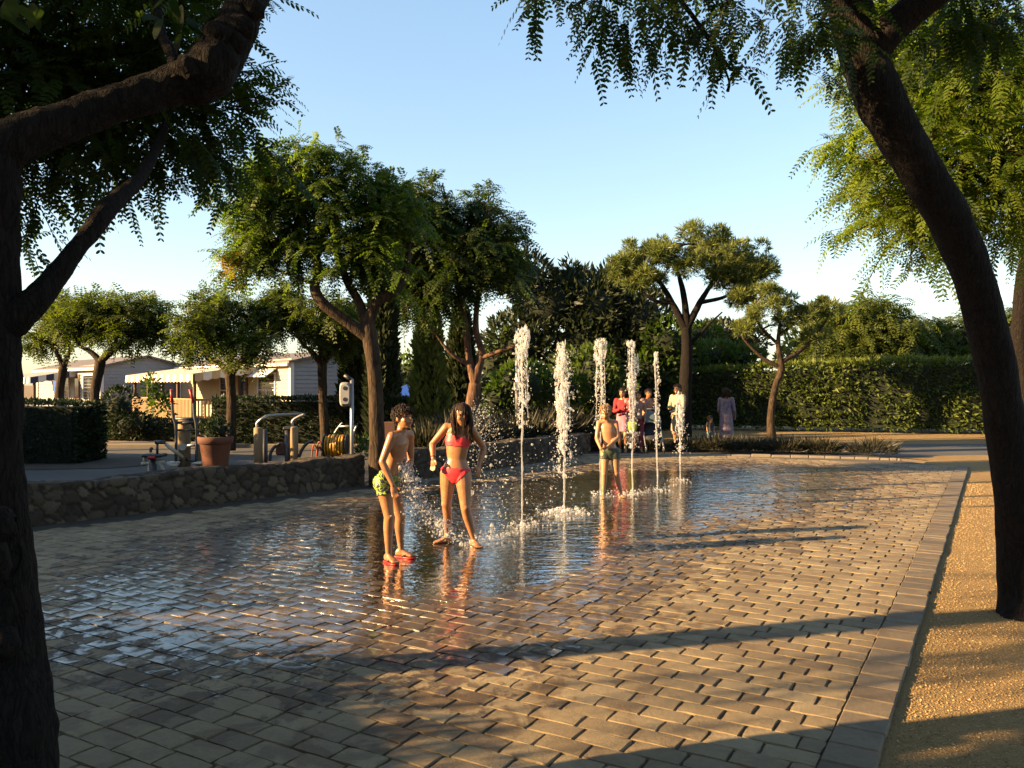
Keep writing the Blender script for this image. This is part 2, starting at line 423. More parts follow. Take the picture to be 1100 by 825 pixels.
# gravel on the right of the kerb, sand path behind the plaza, asphalt of the exercise yard, road behind the bed
b = MB(); sheet(b, [UV(-9, -.2), UV(-9, -12), UV(40, -30), UV(17, .5), UV(14.6, .6), UV(UEND + .1, -.2)][::1], -.022); structure(b, 'gravel_strip', M['sand'])
b = MB(); sheet(b, [G(1048, 497)[:2] + [0, -.2], (30, 16), (34, 27), (8, 29.5), (-4, 30), (-3, 22.3), G(966, 489)[:2]], -.045); structure(b, 'sand_path', M['sand'])
b = MB(); sheet(b, [G(944, 488.5)[:2], G(1046, 489.5)[:2], (26, 18.2), (27, 22.2), G(1050, 475)[:2], G(900, 476)[:2]], -.04); structure(b, 'road', M['asphalt'])
b = MB(); sheet(b, [(-26, 5.5), (-8.8, 6.2), (-5.4, 9.5), (-2.4, 13.3), (-2.1, 20.8), (-13, 20.8), (-30, 21.2)], -.045); structure(b, 'exercise_yard', M['asphalt'])
b = MB(); box(b, ((-13 - 2.1) / 2, 20.9, -.02), (11, .14, .14), bev=.02); box(b, (-14, 21.9, -.035), (14, 1.7, .02)); structure(b, 'yard_kerb', M['concrete'])
b = MB(); v = [(-30, 14.9), (-9.6, 15.3), (-7.6, 15.7), (-7.2, 16.2), (-7.4, 17.6), (-8.4, 18.2), (-30, 18.2)]; sheet(b, v, -.035); structure(b, 'planting_bed', M['soil'])

# ================================================================ plaza paving (every paver modelled, one sheet of paving)
wall_pts = np.array([[-9.5, 3.6], [-7.2, 6.6], [-5.35, 9.02], [-3.9, 10.75], [-2.95, 11.95], [-2.3, 12.85]])      # foot of the left wall
wall2_pts = np.array([[-1.72, 13.35], [-.9, 14.45], [.05, 15.75], [.75, 16.9], [1.35, 17.9], [1.75, 18.6]])         # foot of the second wall
def off(p, d):
    t = nrm(np.gradient(p, axis=0)); return p + np.column_stack([t[:, 1], -t[:, 0]]) * d
far_edge = np.array([G(625, 489.5)[:2], G(750, 489)[:2], G(880, 491.5)[:2], G(965, 494)[:2]])
plaza = np.vstack([[UV(-4.5, 0)], [UV(UEND, 0)], far_edge[::-1], off(wall2_pts, .30)[::-1][1:], off(wall_pts, .45)[::-1], [(-8, 1.5), (-5, -1.5), (-2.5, -2.5)]])
def inside(p, poly):
    x, y = p[:, 0], p[:, 1]; r = np.zeros(len(p), bool); q = np.roll(poly, -1, 0)
    for (x1, y1), (x2, y2) in zip(poly, q):
        c = ((y1 > y) != (y2 > y)) & (x < (x2 - x1) * (y - y1) / (y2 - y1 + 1e-12) + x1); r ^= c
    return r
def sdist(p, poly):
    d = np.full(len(p), 1e9); q = np.roll(poly, -1, 0)
    for a, c in zip(poly, q):
        e = c - a; t = np.clip(((p - a) @ e) / (e @ e), 0, 1)
        d = np.minimum(d, np.linalg.norm(p - a - t[:, None] * e, axis=1))
    return np.where(inside(p, poly), d, -d)
wet_poly = np.array([G(*q)[:2] for q in [(35, 668), (70, 634), (200, 596), (330, 556), (430, 527), (560, 506), (660, 499), (800, 497), (930, 505), (905, 528), (790, 556), (700, 588), (610, 640), (530, 676), (440, 706), (300, 700), (120, 690)]])
core_poly = np.array([G(*q)[:2] for q in [(345, 584), (400, 545), (480, 522), (640, 506), (790, 504), (850, 515), (790, 536), (690, 570), (620, 606), (540, 634), (450, 650), (370, 645), (320, 618)]])
def sstep(x, a, c): t = np.clip((x - a) / (c - a), 0, 1); return t * t * (3 - 2 * t)
def wetness(p):
    q = np.column_stack([p, np.zeros(len(p))])
    n = vnoise(q * 1.1, 5) * .35 + vnoise(q * 3.1, 6) * .14
    return sstep(sdist(p, wet_poly) + n, -1.7, .65)
def flood(p):
    q = np.column_stack([p, np.zeros(len(p))])
    return sstep(sdist(p, core_poly) + vnoise(q * .9, 7) * .4 + vnoise(q * 2.3, 8) * .15, -.3, .8)
L_, W_ = .235, .135
cells = []; hls = []
for i in range(int(-4.5 / W_), int(17.5 / W_)):
    q = -(L_ / 2 + rng.normal(0, .012) if i % 2 else 0)
    while q < 15:
        l = float(np.clip(rng.normal(L_, .016), .19, .28)); q0 = max(q, 0.)
        if q + l - q0 > .06: cells.append((i * W_ + W_ / 2, (q0 + q + l) / 2, q)); hls.append((q + l - q0) / 2)
        q += l
hls = np.array(hls)
cells = np.array(cells); ctr = K0 + cells[:, :1] * kd + cells[:, 1:2] * vd
keep = inside(ctr, plaza) & ~((cells[:, 0] > UEND))
cells, ctr, hls = cells[keep], ctr[keep], hls[keep]; NP = len(cells)
su = np.array([-1, -.95, -.4, .4, .95, 1]); sv = np.array([-1, -.955, -.5, 0, .5, .955, 1])
gu, gv = np.meshgrid(su, sv, indexing='ij'); gu, gv = gu.ravel(), gv.ravel()
hl = hls - .0022 - rng.random(NP) * .0034; hw = W_ / 2 - .0012 - rng.random(NP) * .0015
edge = (np.abs(gu) == 1) | (np.abs(gv) == 1); ch = (np.abs(gu) == .95) | (np.abs(gv) == .955)
a = rng.normal(0, .018, NP)
lu = gu[None] * hw[:, None]; lv = gv[None] * hl[:, None]
cu, cv = cells[:, 0][:, None] + lu - lv * a[:, None], cells[:, 1][:, None] + lv + lu * a[:, None]
jit = lambda s: rng.normal(0, s, (NP, len(gu)))
cu = cu + np.where(edge, 1, .6) * jit(.0022); cv = cv + np.where(edge, 1, .6) * jit(.0036)
xy = K0 + cu[..., None] * kd + cv[..., None] * vd
fl = flood(ctr)
top = -.0105 * fl[:, None] + rng.normal(0, .0012, NP)[:, None] + rng.normal(0, .008, NP)[:, None] * lu + rng.normal(0, .008, NP)[:, None] * lv
corner = (np.abs(gu) >= .93) & (np.abs(gv) >= .95)
z = top + np.where(edge, -.03, np.where(np.abs(gv) == .955, -.0014, np.where(ch, -.0010, .0)))[None] + np.where(corner & ~edge, -.0015, 0)[None] + np.where(edge, 0, 1)[None] * jit(.0003)
V = np.concatenate([xy, z[..., None]], -1)
fr = np.arange(len(gu)).reshape(6, 7)
fq = np.stack([fr[:-1, :-1], fr[1:, :-1], fr[1:, 1:], fr[:-1, 1:]], -1).reshape(-1, 4)
b = MB(); tint = np.repeat(np.clip(rng.normal(.5, .22, NP), 0, 1), len(gu))
ff = (fq[None] + (np.arange(NP) * len(gu))[:, None, None]).reshape(-1, 4)
v0 = V[0]; 
b.add(V.reshape(-1, 3), ff, 0, False, tint)
def m_paver(name, c1, c2, c3):
    c1, c2, c3 = kk(.73, c1, c2, c3); t = NT(name); v = t.coord()
    a_ = t.attr('tint'); wt_ = t.attr('wet')
    n1 = t.noise(v, 1.6, 5); n2 = t.noise(v, 26, 6, .65); n3 = t.noise(v, 7, 5, .6, .6)
    base = t.ramp(a_, [(0, c2), (.5, c1), (1, c3)])
    base = t.mix(t.math('MULTIPLY', t.ramp(n2, [(.35, (0, 0, 0)), (.7, (1, 1, 1))]), .45), base, t.mix(1, base, (.55, .5, .45), 'MULTIPLY'))
    base = t.mix(t.math('MULTIPLY', t.ramp(n1, [(.4, (0, 0, 0)), (.7, (1, 1, 1))]), .35), base, t.mix(1, base, (.7, .62, .55), 'MULTIPLY'))
    sp = t.noise(v, 3.3, 7, .62, .4); base = t.mix(t.math('MULTIPLY', t.ramp(sp, [(.50, (0, 0, 0)), (.56, (1, 1, 1))]), t.math('ADD', t.math('MULTIPLY', wt_, 2.5), .28, True)), base, t.mix(1, base, (.46, .40, .34), 'MULTIPLY'))
    we = t.math('ADD', wt_, t.math('ADD', t.math('MULTIPLY', t.math('SUBTRACT', n3, .52), 2.2), t.math('MULTIPLY', t.math('SUBTRACT', n2, .5), .5)))
    wm = t.n('ShaderNodeMapRange', interpolation_type='SMOOTHSTEP'); t.l(we, wm.inputs[0]); wm.inputs[1].default_value = .44; wm.inputs[2].default_value = .62
    wm = wm.outputs[0]; 
    wm = t.math('MULTIPLY', wm, t.math('GREATER_THAN', wt_, .02))
    gl = t.n('ShaderNodeMapRange', interpolation_type='SMOOTHSTEP'); t.l(we, gl.inputs[0]); gl.inputs[1].default_value = .60; gl.inputs[2].default_value = .92; gl = gl.outputs[0]
    col = t.mix(wm, base, t.mix(1, base, (.42, .37, .33), 'MULTIPLY'))
    ro = t.n('ShaderNodeMapRange'); t.l(gl, ro.inputs[0]); ro.inputs[3].default_value = .82; ro.inputs[4].default_value = .38
    bs = t.n('ShaderNodeBump'); bs.inputs['Distance'].default_value = .004; t.l(t.noise(v, 70, 6, .7), bs.inputs['Height'])
    st = t.n('ShaderNodeMapRange'); t.l(gl, st.inputs[0]); st.inputs[3].default_value = 1.0; st.inputs[4].default_value = .3; t.l(st.outputs[0], bs.inputs['Strength'])
    cb = t.bump(t.math('ADD', t.noise(v, 9, 4), t.math('MULTIPLY', t.noise(v, 45, 3), .25)), .10, .012)
    return t.done(t.principled(col, ro.outputs[0], bs.outputs[0], Specular_IOR_Level=.45, Coat_Weight=t.math('MULTIPLY', gl, .95), Coat_Roughness=.085, Coat_IOR=1.36, Coat_Normal=cb))
M['paver'] = m_paver('sandstone_paver', (.255, .195, .108), (.175, .128, .072), (.33, .26, .15))
M['kerbstone'] = m_paver('kerb_stone', (.17, .13, .08), (.12, .092, .06), (.21, .165, .105))
me_ob = structure(b, 'plaza_paving', M['paver'])
wa = me_ob.data.attributes.new('wet', 'FLOAT', 'POINT'); wa.data.foreach_set('value', np.repeat(wetness(ctr), len(gu)).astype(np.float32))
M['joint_sand'] = m_simple('joint_sand', (.12, .09, .055), (.07, .052, .034), .95, 8, .6, .004)
b = MB(); sheet(b, plaza, -.0125); structure(b, 'plaza_bed', M['joint_sand'])
# shallow water standing on the middle of the plaza
def m_water():
    t = NT('standing_water'); v = t.coord(scale=(1, 1, 1))
    n = t.math('ADD', t.noise(t.coord(scale=(.6, 1.5, 1)), 6.5, 3, .5, .5), t.math('MULTIPLY', t.noise(v, 19, 2, .5, .3), .32))
    bn = t.bump(n, .30, .03)
    g = t.n('ShaderNodeBsdfGlossy'); g.inputs['Roughness'].default_value = .03; t.l(bn, g.inputs['Normal'])
    tr = t.n('ShaderNodeBsdfTransparent'); tr.inputs['Color'].default_value = (.92, .88, .82, 1)
    fr_ = t.n('ShaderNodeFresnel'); fr_.inputs['IOR'].default_value = 1.21; t.l(bn, fr_.inputs['Normal'])
    mx = t.n('ShaderNodeMixShader'); t.l(t.math('MULTIPLY', fr_.outputs[0], .8), mx.inputs[0]); t.l(tr.outputs[0], mx.inputs[1]); t.l(g.outputs[0], mx.inputs[2])
    return t.done(mx.outputs[0])
M['water'] = m_water()
ww = np.vstack([core_poly.mean(0) + (core_poly - core_poly.mean(0)) * 1.09])
b = MB(); sheet(b, ww, -.0038); structure(b, 'water_film', M['water'])
# kerb along the right side
b = MB(); u = -4.5; kt = []
while u < UEND:
    l = random.choice([.12, .2, .2, .24, .2]); c = UV(u + l / 2, -.105 + random.gauss(0, .003))
    box(b, (c[0], c[1], -.044 + random.gauss(0, .002)), (.208 + random.gauss(0, .003), l - .007, .10), rz=math.atan2(-vd[1], -vd[0]) + random.gauss(0, .012), bev=.006, tint=random.random())
    u += l
ko = structure(b, 'kerb', M['kerbstone'])
# low kerb of the bed at the far side
b = MB()
pts = spline(np.vstack([far_edge, [G(966, 494)[:2] + [.02, .0]]]) + [0, .12], 26)
for p, q in zip(pts[:-1], pts[1:]):
    e = q - p; l = np.linalg.norm(e)
    if l > .05: box(b, (*((p + q) / 2), -.05), (l - .003, .15 + random.gauss(0, .008), .15 + random.gauss(0, .008)), rz=math.atan2(e[1], e[0]), bev=.02, tint=random.random())
p = far_edge[-1]; q = G(962, 488)[:2] + [-.1, 1.6]
structure(b, 'bed_kerb', M['concrete'])
b = MB(); sheet(b, np.vstack([far_edge + [0, .15], [far_edge[-1] + [-.15, 1.7]], [far_edge[0] + [-.5, 3.0]], [(-.4, 19.5)], [(-1.2, 16.2)], wall2_pts[::-1][:1]]), -.01); structure(b, 'flower_bed', M['soil'])
# dirt between paving and wall
b = MB(); sheet(b, np.vstack([off(wall_pts, .47), wall_pts[::-1] + [-.05, .05]]), -.012); structure(b, 'dirt_strip', M['soil'])
b = MB(); sheet(b, np.vstack([off(wall2_pts, .32), wall2_pts[::-1] + [-.05, .05]]), -.012); structure(b, 'paved_margin', M['concrete'])
# loose stones on the gravel near the camera
N = 42000
u = rng.random(N) ** 1.7 * 13 - 1.2; vv = -.25 - rng.random(N) ** 1.3 * 3.4
p = K0 + u[:, None] * kd + vv[:, None] * vd
ok = (np.abs(p[:, 0]) < .66 * p[:, 1] + .5) & (p[:, 1] > 2.2); p = p[ok]; N = len(p)
sz = rng.uniform(.0018, .0052, N) * (1 + .09 * p[:, 1]); 
b = MB(); v8 = nrm(np.array([[1, 0, 0], [-1, 0, 0], [0, 1, 0], [0, -1, 0], [0, 0, 1], [0, 0, -1.]])); f8 = np.array([[0, 2, 4], [2, 1, 4], [1, 3, 4], [3, 0, 4]])
V = v8[None] * sz[:, None, None] * rng.uniform(.6, 1.3, (N, 6, 3)); ang = rng.random(N) * 6.28; c_, s_ = np.cos(ang)[:, None], np.sin(ang)[:, None]
V = np.stack([V[..., 0] * c_ - V[..., 1] * s_, V[..., 0] * s_ + V[..., 1] * c_, V[..., 2] * .8], -1)
V[..., :2] += p[:, None]; V[..., 2] += -.022 + sz[:, None] * .3
b.add(V.reshape(-1, 3), (f8[None] + (np.arange(N) * 6)[:, None, None]).reshape(-1, 3), 0, False, np.repeat(rng.random(N), 6))
tag(b.build('gravel', M['pebble']), 'loose yellow gravel stones beside the paved kerb', 'gravel', kind='stuff')

# ================================================================ rubble stone walls
def m_rubble():
    t = NT('rubble_stone'); v = t.coord(); c = t.ramp(t.attr(), [(0, (.030, .024, .018)), (.12, (.044, .035, .026)), (.6, (.074, .058, .042)), (1, (.125, .097, .068))])
    n = t.noise(v, 9, 6, .65); c = t.mix(t.math('MULTIPLY', n, .8), c, t.mix(1, c, (.45, .42, .38), 'MULTIPLY'))
    return t.done(t.principled(c, .92, t.bump(t.noise(v, 32, 6, .7), .9, .012), Specular_IOR_Level=.2))
M['rubble'] = m_rubble()
def rubble_wall(pts, h, th, name, label, seed):
    r = np.random.default_rng(seed)
    seg = np.concatenate([[0], np.cumsum(np.linalg.norm(np.diff(pts, axis=0), axis=1))]); Lw = seg[-1]
    n = int(Lw / .024); s = np.linspace(0, Lw, n); path = np.column_stack([np.interp(s, seg, pts[:, i]) for i in (0, 1)])
    t = nrm(np.gradient(path, axis=0)); k = np.ones(25) / 25
    nor = np.column_stack([t[:, 1], -t[:, 0]]); nor = nrm(np.column_stack([np.convolve(np.pad(nor[:, i], 12, mode='edge'), k, 'valid') for i in (0, 1)]))
    prof = [(0, z_) for z_ in np.linspace(-.08, h, 22)] + [(-x, h) for x in np.linspace(.03, th, 12)] + [(-th, z_) for z_ in np.linspace(h - .06, -.08, 5)]
    pd = np.array(prof); arc = np.concatenate([[0], np.cumsum(np.linalg.norm(np.diff(pd, axis=0), axis=1))])
    seeds = []; rows = max(1, int(arc[-1] / .10))
    for j in range(rows):
        x = r.random() * .2
        while x < Lw: seeds.append((x, (j + .5) * arc[-1] / rows + r.normal(0, .04))); x += r.uniform(.07, .30)
    seeds = np.array(seeds); sval = r.random(len(seeds)); sh = r.uniform(.4, 1, len(seeds))
    SS, AA = np.meshgrid(s, arc, indexing='ij'); q = np.column_stack([SS.ravel(), AA.ravel()])
    q2 = q + np.column_stack([vnoise(np.column_stack([q * 9, q[:, 0] * 0]), seed), vnoise(np.column_stack([q * 9, q[:, 0] * 0 + 9]), seed)]) * .022
    f1 = np.full(len(q), 1e9); f2 = f1.copy(); id1 = np.zeros(len(q), int)
    for j, c in enumerate(seeds):
        m_ = np.where(np.abs(q2[:, 0] - c[0]) < .5)[0]
        d = np.hypot((q2[m_, 0] - c[0]) * .75, q2[m_, 1] - c[1])
        near = d < f1[m_]
        f2[m_] = np.where(near, f1[m_], np.minimum(f2[m_], d)); id1[m_] = np.where(near, j, id1[m_]); f1[m_] = np.where(near, d, f1[m_])
    e = np.clip((f2 - f1) / .045, 0, 1); bul = (1 - (1 - e) ** 2) * .03 * sh[id1]
    bul = bul + vnoise(np.column_stack([q * 22, q[:, 0] * 0]), seed + 1) * .007
    bul = bul.reshape(SS.shape); tint_ = np.where(e < .35, .02, .15 + .85 * sval[id1]).ravel()
    po = pd[None] + np.zeros((n, 1, 1)); nd = nrm(np.column_stack([np.gradient(pd[:, 1]), -np.gradient(pd[:, 0])]))
    po = po + nd[None] * bul[..., None]
    rag = (vnoise(np.column_stack([s * 2.2, s * 0, s * 0]), seed + 2) * .03)[:, None] * (pd[:, 1] > h * .8)[None]
    V = np.concatenate([path[:, None] + nor[:, None] * po[..., :1], (po[..., 1] + rag)[..., None]], -1)
    mb = MB(); m_ = len(pd)
    mb.add(V.reshape(-1, 3), grid_mesh(V)[:, ::-1], 0, True, tint_)
    for e0 in (0, n - 1): mb.f.append((np.arange(e0 * m_, e0 * m_ + m_)[None], 0, False))
    return tag(mb.build(name, M['rubble']), label, 'wall')
rubble_wall(wall_pts, .44, .34, 'stone_wall', 'low rubble stone wall under the terracotta pot and hose reel', 3)
rubble_wall(wall2_pts, .45, .32, 'stone_wall', 'low curved rubble stone wall behind the children, in front of grey shrubs', 4)

# ================================================================ foliage generators
def pinnate(mb, pos, d, L, pairs=7, wl=.22, wr=.36, droop=.35, six=False, m=0, tint=None, stalk=True, rg=rng):
    N = len(pos); d = nrm(d); L = np.broadcast_to(L, (N,))
    up = nrm(np.array([0, 0, 1.]) + rg.normal(0, .35, (N, 3)))
    side = nrm(np.cross(d, up)); dn = np.array([0, 0, -1.])
    s = np.linspace(.14, 1, pairs)
    p = pos[:, None] + d[:, None] * (L[:, None] * s)[..., None] + dn * (droop * L[:, None] * s ** 2)[..., None]
    T = nrm(d[:, None] + dn * (2 * droop * s)[None, :, None])
    sg = np.array([-1, 1.])
    ld = nrm(side[:, None, None] * sg[None, None, :, None] * .9 + T[:, :, None] * .45 + dn * .28 + rg.normal(0, .10, (N, pairs, 2, 3)))
    prof = .55 + .45 * np.sin(np.pi * (s * .8 + .12))
    ll = L[:, None, None] * wl * prof[None, :, None] * rg.uniform(.85, 1.1, (N, pairs, 2))
    nn = nrm(np.cross(T, side[:, None])); wd = nrm(np.cross(ld, nn[:, :, None]))
    hw_ = (ll * wr * .5)[..., None]; b0 = np.broadcast_to(p[:, :, None], ld.shape)
    tip = b0 + ld * ll[..., None]
    if six:
        q = np.stack([b0, b0 + ld * (ll * .28)[..., None] + wd * hw_, b0 + ld * (ll * .72)[..., None] + wd * hw_, tip, b0 + ld * (ll * .72)[..., None] - wd * hw_, b0 + ld * (ll * .28)[..., None] - wd * hw_], 3)
        k = 6
    else:
        mid = b0 + ld * (ll * .5)[..., None]; q = np.stack([b0, mid + wd * hw_, tip, mid - wd * hw_], 3); k = 4
    if tint is None: tint = np.clip(rg.normal(.5, .22, N), 0, 1)
    n_ = N * pairs * 2
    mb.add(q.reshape(-1, 3), np.arange(n_ * k).reshape(-1, k), m, False, np.repeat(tint, pairs * 2 * k))
    if stalk:
        s2 = np.array([0, .5, 1.]); pc = pos[:, None] + d[:, None] * (L[:, None] * s2)[..., None] + dn * (droop * L[:, None] * s2 ** 2)[..., None]
        wv = side[:, None] * (L[:, None] * .011)[..., None] * np.array([1, .8, .3])[None, :, None]
        q = np.stack([pc - wv, pc + wv], 2).reshape(N, 6, 3)
        f = np.array([[0, 1, 3, 2], [2, 3, 5, 4]])[None] + (np.arange(N) * 6)[:, None, None]
        mb.add(q.reshape(-1, 3), f.reshape(-1, 4), m, False, np.repeat(tint, 6))
def cards(mb, pos, d, L, wr=.45, m=0, tint=None, rg=rng, fold=True):
    """single leaf blades"""
    N = len(pos); d = nrm(d); L = np.broadcast_to(L, (N,))
    side = nrm(np.cross(d, rg.normal(0, 1, (N, 3)))); w_ = side * (L * wr * .5)[:, None]
    q = np.stack([pos, pos + d * (L * .45)[:, None] + w_, pos + d * L[:, None], pos + d * (L * .45)[:, None] - w_], 1)
    if tint is None: tint = np.clip(rg.normal(.5, .22, N), 0, 1)
    mb.add(q.reshape(-1, 3), np.arange(N * 4).reshape(-1, 4), m, False, np.repeat(tint, 4))
def in_blobs(bl, n, rg, shell=.5, zbias=0):
    """n points in the blobs [(centre, radii)], near the surface; returns points and outward directions"""
    c = np.array([x[0] for x in bl], float); r = np.array([np.broadcast_to(x[1], 3) for x in bl], float)
    wgt = np.array([(x[2] if len(x) > 2 else 1) for x in bl]) * r.prod(1) ** .72; k = rg.choice(len(bl), n, p=wgt / wgt.sum())
    u = rg.normal(0, 1, (n, 3)); u[:, 2] += zbias; u = nrm(u)
    rad = (shell + (1 - shell) * rg.random(n))
    lump = 1 + .22 * vnoise(u * 2.6 + k[:, None] * 7.3, 21)
    return c[k] + u * r[k] * (rad * lump)[:, None], nrm(u / r[k] * r[k].mean(1, keepdims=True)), k
def sprays(mb, bl, n, leaves, twig, leaf, rg, pairs=7, shell=.35, droop=.35, six=False, yellow=None, wl=.22, wr=.36, zb=.15, tdroop=.35, twigm=1, spread=.7, stalk=True):
    p, o, k = in_blobs(bl, n, rg, shell, zb)
    d = nrm(o * .9 + [0, 0, .25] + rg.normal(0, .45, (n, 3)))
    tl = twig * rg.uniform(.6, 1.25, n); dn = np.array([0, 0, -1.])
    s = (np.arange(leaves) + 1) / leaves
    q = p[:, None] + d[:, None] * (tl[:, None] * s)[..., None] + dn * (tdroop * tl[:, None] * s ** 2)[..., None]
    T = nrm(d[:, None] + dn * (2 * tdroop * s)[None, :, None])
    side = nrm(np.cross(d, [0, 0, 1.]) + rg.normal(0, .15, (n, 3)))
    sg = np.where(np.arange(leaves) % 2, 1, -1) * 1.0; sg[-1] = 0
    ld = nrm(T * .55 + side[:, None] * sg[None, :, None] * spread + rg.normal(0, .28, (n, leaves, 3)) + dn * .18)
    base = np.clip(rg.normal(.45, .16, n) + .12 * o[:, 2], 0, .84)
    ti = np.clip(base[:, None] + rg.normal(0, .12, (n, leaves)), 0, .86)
    if yellow is not None:
        c, r_ = yellow; near = np.linalg.norm((q - c) / r_, axis=-1) < 1; ti = np.where(near & (rg.random(ti.shape) < .75), .98, ti)
    pinnate(mb, q.reshape(-1, 3), ld.reshape(-1, 3), (leaf * rg.uniform(.7, 1.2, (n, leaves))).ravel(), pairs, wl, wr, droop, six, 0, ti.ravel(), stalk, rg)
    # twigs
    s3 = np.array([0, .5, 1.]); pc = p[:, None] + d[:, None] * (tl[:, None] * s3)[..., None] + dn * (tdroop * tl[:, None] * s3 ** 2)[..., None]
    b2 = np.cross(side, d); w_ = np.stack([side, -side * .5 + b2 * .87, -side * .5 - b2 * .87], 1)
    R_ = (twig * .014 * np.array([1, .7, .35]))[None, :, None, None]
    tv = (pc[:, :, None] + w_[:, None] * R_).reshape(n, 9, 3)
    f = np.array([[a_ * 3 + i, a_ * 3 + (i + 1) % 3, a_ * 3 + 3 + (i + 1) % 3, a_ * 3 + 3 + i] for a_ in (0, 1) for i in range(3)])
    mb.add(tv.reshape(-1, 3), (f[None] + (np.arange(n) * 9)[:, None, None]).reshape(-1, 4), twigm, False)
def clump(bl, k, r, rg, shell=.55):
    """break each blob up into k smaller ones so that gaps open between them"""
    out = []
    for x in bl:
        c, R3 = np.asarray(x[0], float), np.broadcast_to(x[1], 3)
        for _ in range(k):
            u = nrm(rg.normal(0, 1, 3)); q = rg.uniform(.7, 1.3) * r
            out.append((c + u * R3 * rg.uniform(shell, .95), np.array([q, q, q * .8]), x[2] if len(x) > 2 else 1))
    return out
def limbs_to(mb, trunk_pts, bl, rg, r0=.05, per=3, sag=.1, sides=6, rough=.2, tip=.010):
    tp = np.asarray(trunk_pts, float)
    for x in bl:
        c, r = np.asarray(x[0], float), np.broadcast_to(x[1], 3)
        d = np.linalg.norm(tp - c, axis=1) + np.maximum(0, tp[:, 2] - c[2]) * 2; a_ = tp[d.argmin()]
        mid = (a_ + c) / 2 + rg.normal(0, .07, 3) * np.linalg.norm(c - a_) + [0, 0, sag * np.linalg.norm(c - a_)]
        tube(mb, [a_, mid, c], [r0, r0 * .75, r0 * .5], sides, rough=rough, seed=int(rg.integers(99)))
        for _ in range(per):
            e = c + nrm(rg.normal(0, 1, 3) + [0, 0, .3]) * r * .75
            tube(mb, [c * .75 + mid * .25, (c + e) / 2 + rg.normal(0, .06, 3) * r.mean(), e], [r0 * .5, r0 * .3, tip], max(4, sides - 2), rough=rough * .6, seed=int(rg.integers(99)))
def tree(name, label, base, trunks, crown_fn, bark, leafm, group=None, bl=None, cat='tree', r0=.05, per=3, sides=10, rough=.14, seed=0, sag=.1, bumpy=6., fork=None, nn=None, extra=None):
    rg = np.random.default_rng(seed + 100)
    root = empty(name, label, cat, base, group)
    tb = MB(); allp = []
    for i, (pts, rad) in enumerate(trunks):
        tube(tb, pts, rad, sides if i == 0 else max(6, sides - 4), rough=rough, seed=seed + i, freq=bumpy, n=(len(pts) - 1) * 12 + 1)
        sp = spline(pts, 24); allp.append(sp[8:] if i == 0 else sp)
    if bl: limbs_to(tb, np.vstack(fork if fork else allp), bl, rg, r0, per, sag)
    tb.build('trunk', bark, root)
    cb = MB(); crown_fn(cb, rg); cb.build('crown', [leafm, bark], root)
    return root
# ================================================================ trees
def B(px, py, d, r, w=1): return (P(px, py, d), r, w)
A_ = np.array
# near left tree: dark trunk at the left edge of the picture, knobbly bough across the corner
t1 = [P(14, 880, 2.75) * [1, 1, 0] + [0, 0, -.06], P(12, 800, 2.75), P(3, 690, 2.78), P(-3, 590, 2.8), P(-14, 450, 2.8), P(-16, 350, 2.8), P(-18, 260, 2.8), P(-14, 170, 2.8)]
bough = [P(-14, 170, 2.8), P(20, 150, 2.85), P(70, 131, 2.95), P(130, 110, 3.05), P(185, 92, 3.15), P(222, 78, 3.2), P(240, 50, 3.3), P(262, 10, 3.4), P(290, -60, 3.6), P(300, -150, 3.8)]
limb = [P(-10, 352, 2.8), P(28, 332, 2.82), P(62, 294, 2.9), P(90, 258, 3.0), P(118, 222, 3.15), P(150, 190, 3.5), P(172, 150, 3.9), P(185, 105, 4.2)]
b1 = [B(60, 35, 4.2, (.75, .7, .45)), B(150, 15, 4.4, (.6, .7, .40)), B(20, 110, 4.3, (.5, .6, .40)), B(80, 125, 4.3, (.6, .6, .28)), B(150, 125, 4.4, (.55, .6, .26)), B(222, 128, 4.5, (.30, .5, .22)), B(190, 100, 4.4, (.4, .5, .26)),
      B(36, 195, 4.5, (.22, .4, .14), .5), B(105, 172, 4.6, (.4, .4, .12), .5), B(-120, 60, 3.8, (.8, .8, .8), .5), B(40, -90, 4.2, (.9, 1.0, .6), .6)]
def ovals(mb, p, d, L, rg):
    n = len(p); side = nrm(np.cross(d, rg.normal(0, 1, (n, 3)))); t = np.linspace(0, 2 * math.pi, 12, endpoint=False)
    q = p[:, None] + d[:, None] * (L[:, None] * (.5 - .5 * np.cos(t)))[..., None] + side[:, None] * (L[:, None] * .24 * np.sin(t))[..., None]
    q[..., 2] += (np.abs(np.sin(t)) * .012)[None]
    mb.add(q.reshape(-1, 3), np.arange(n * 12).reshape(-1, 12), 0, True, np.repeat(np.clip(rg.normal(.2, .1, n), 0, 1), 12))
def c1(mb, rg):
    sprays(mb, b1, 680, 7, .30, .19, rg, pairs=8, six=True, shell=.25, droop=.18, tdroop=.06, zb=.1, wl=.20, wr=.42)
    for q in [P(4, 8, 3), P(28, 10, 3.1), P(178, 20, 3.2), P(198, 14, 3.2), P(206, 30, 3.3)]: ovals(mb, q + rg.normal(0, .035, (4, 3)), nrm(rg.normal(0, .5, (4, 3)) + [0, 0, -.9]), rg.uniform(.08, .13, 4), rg)
knobs = []
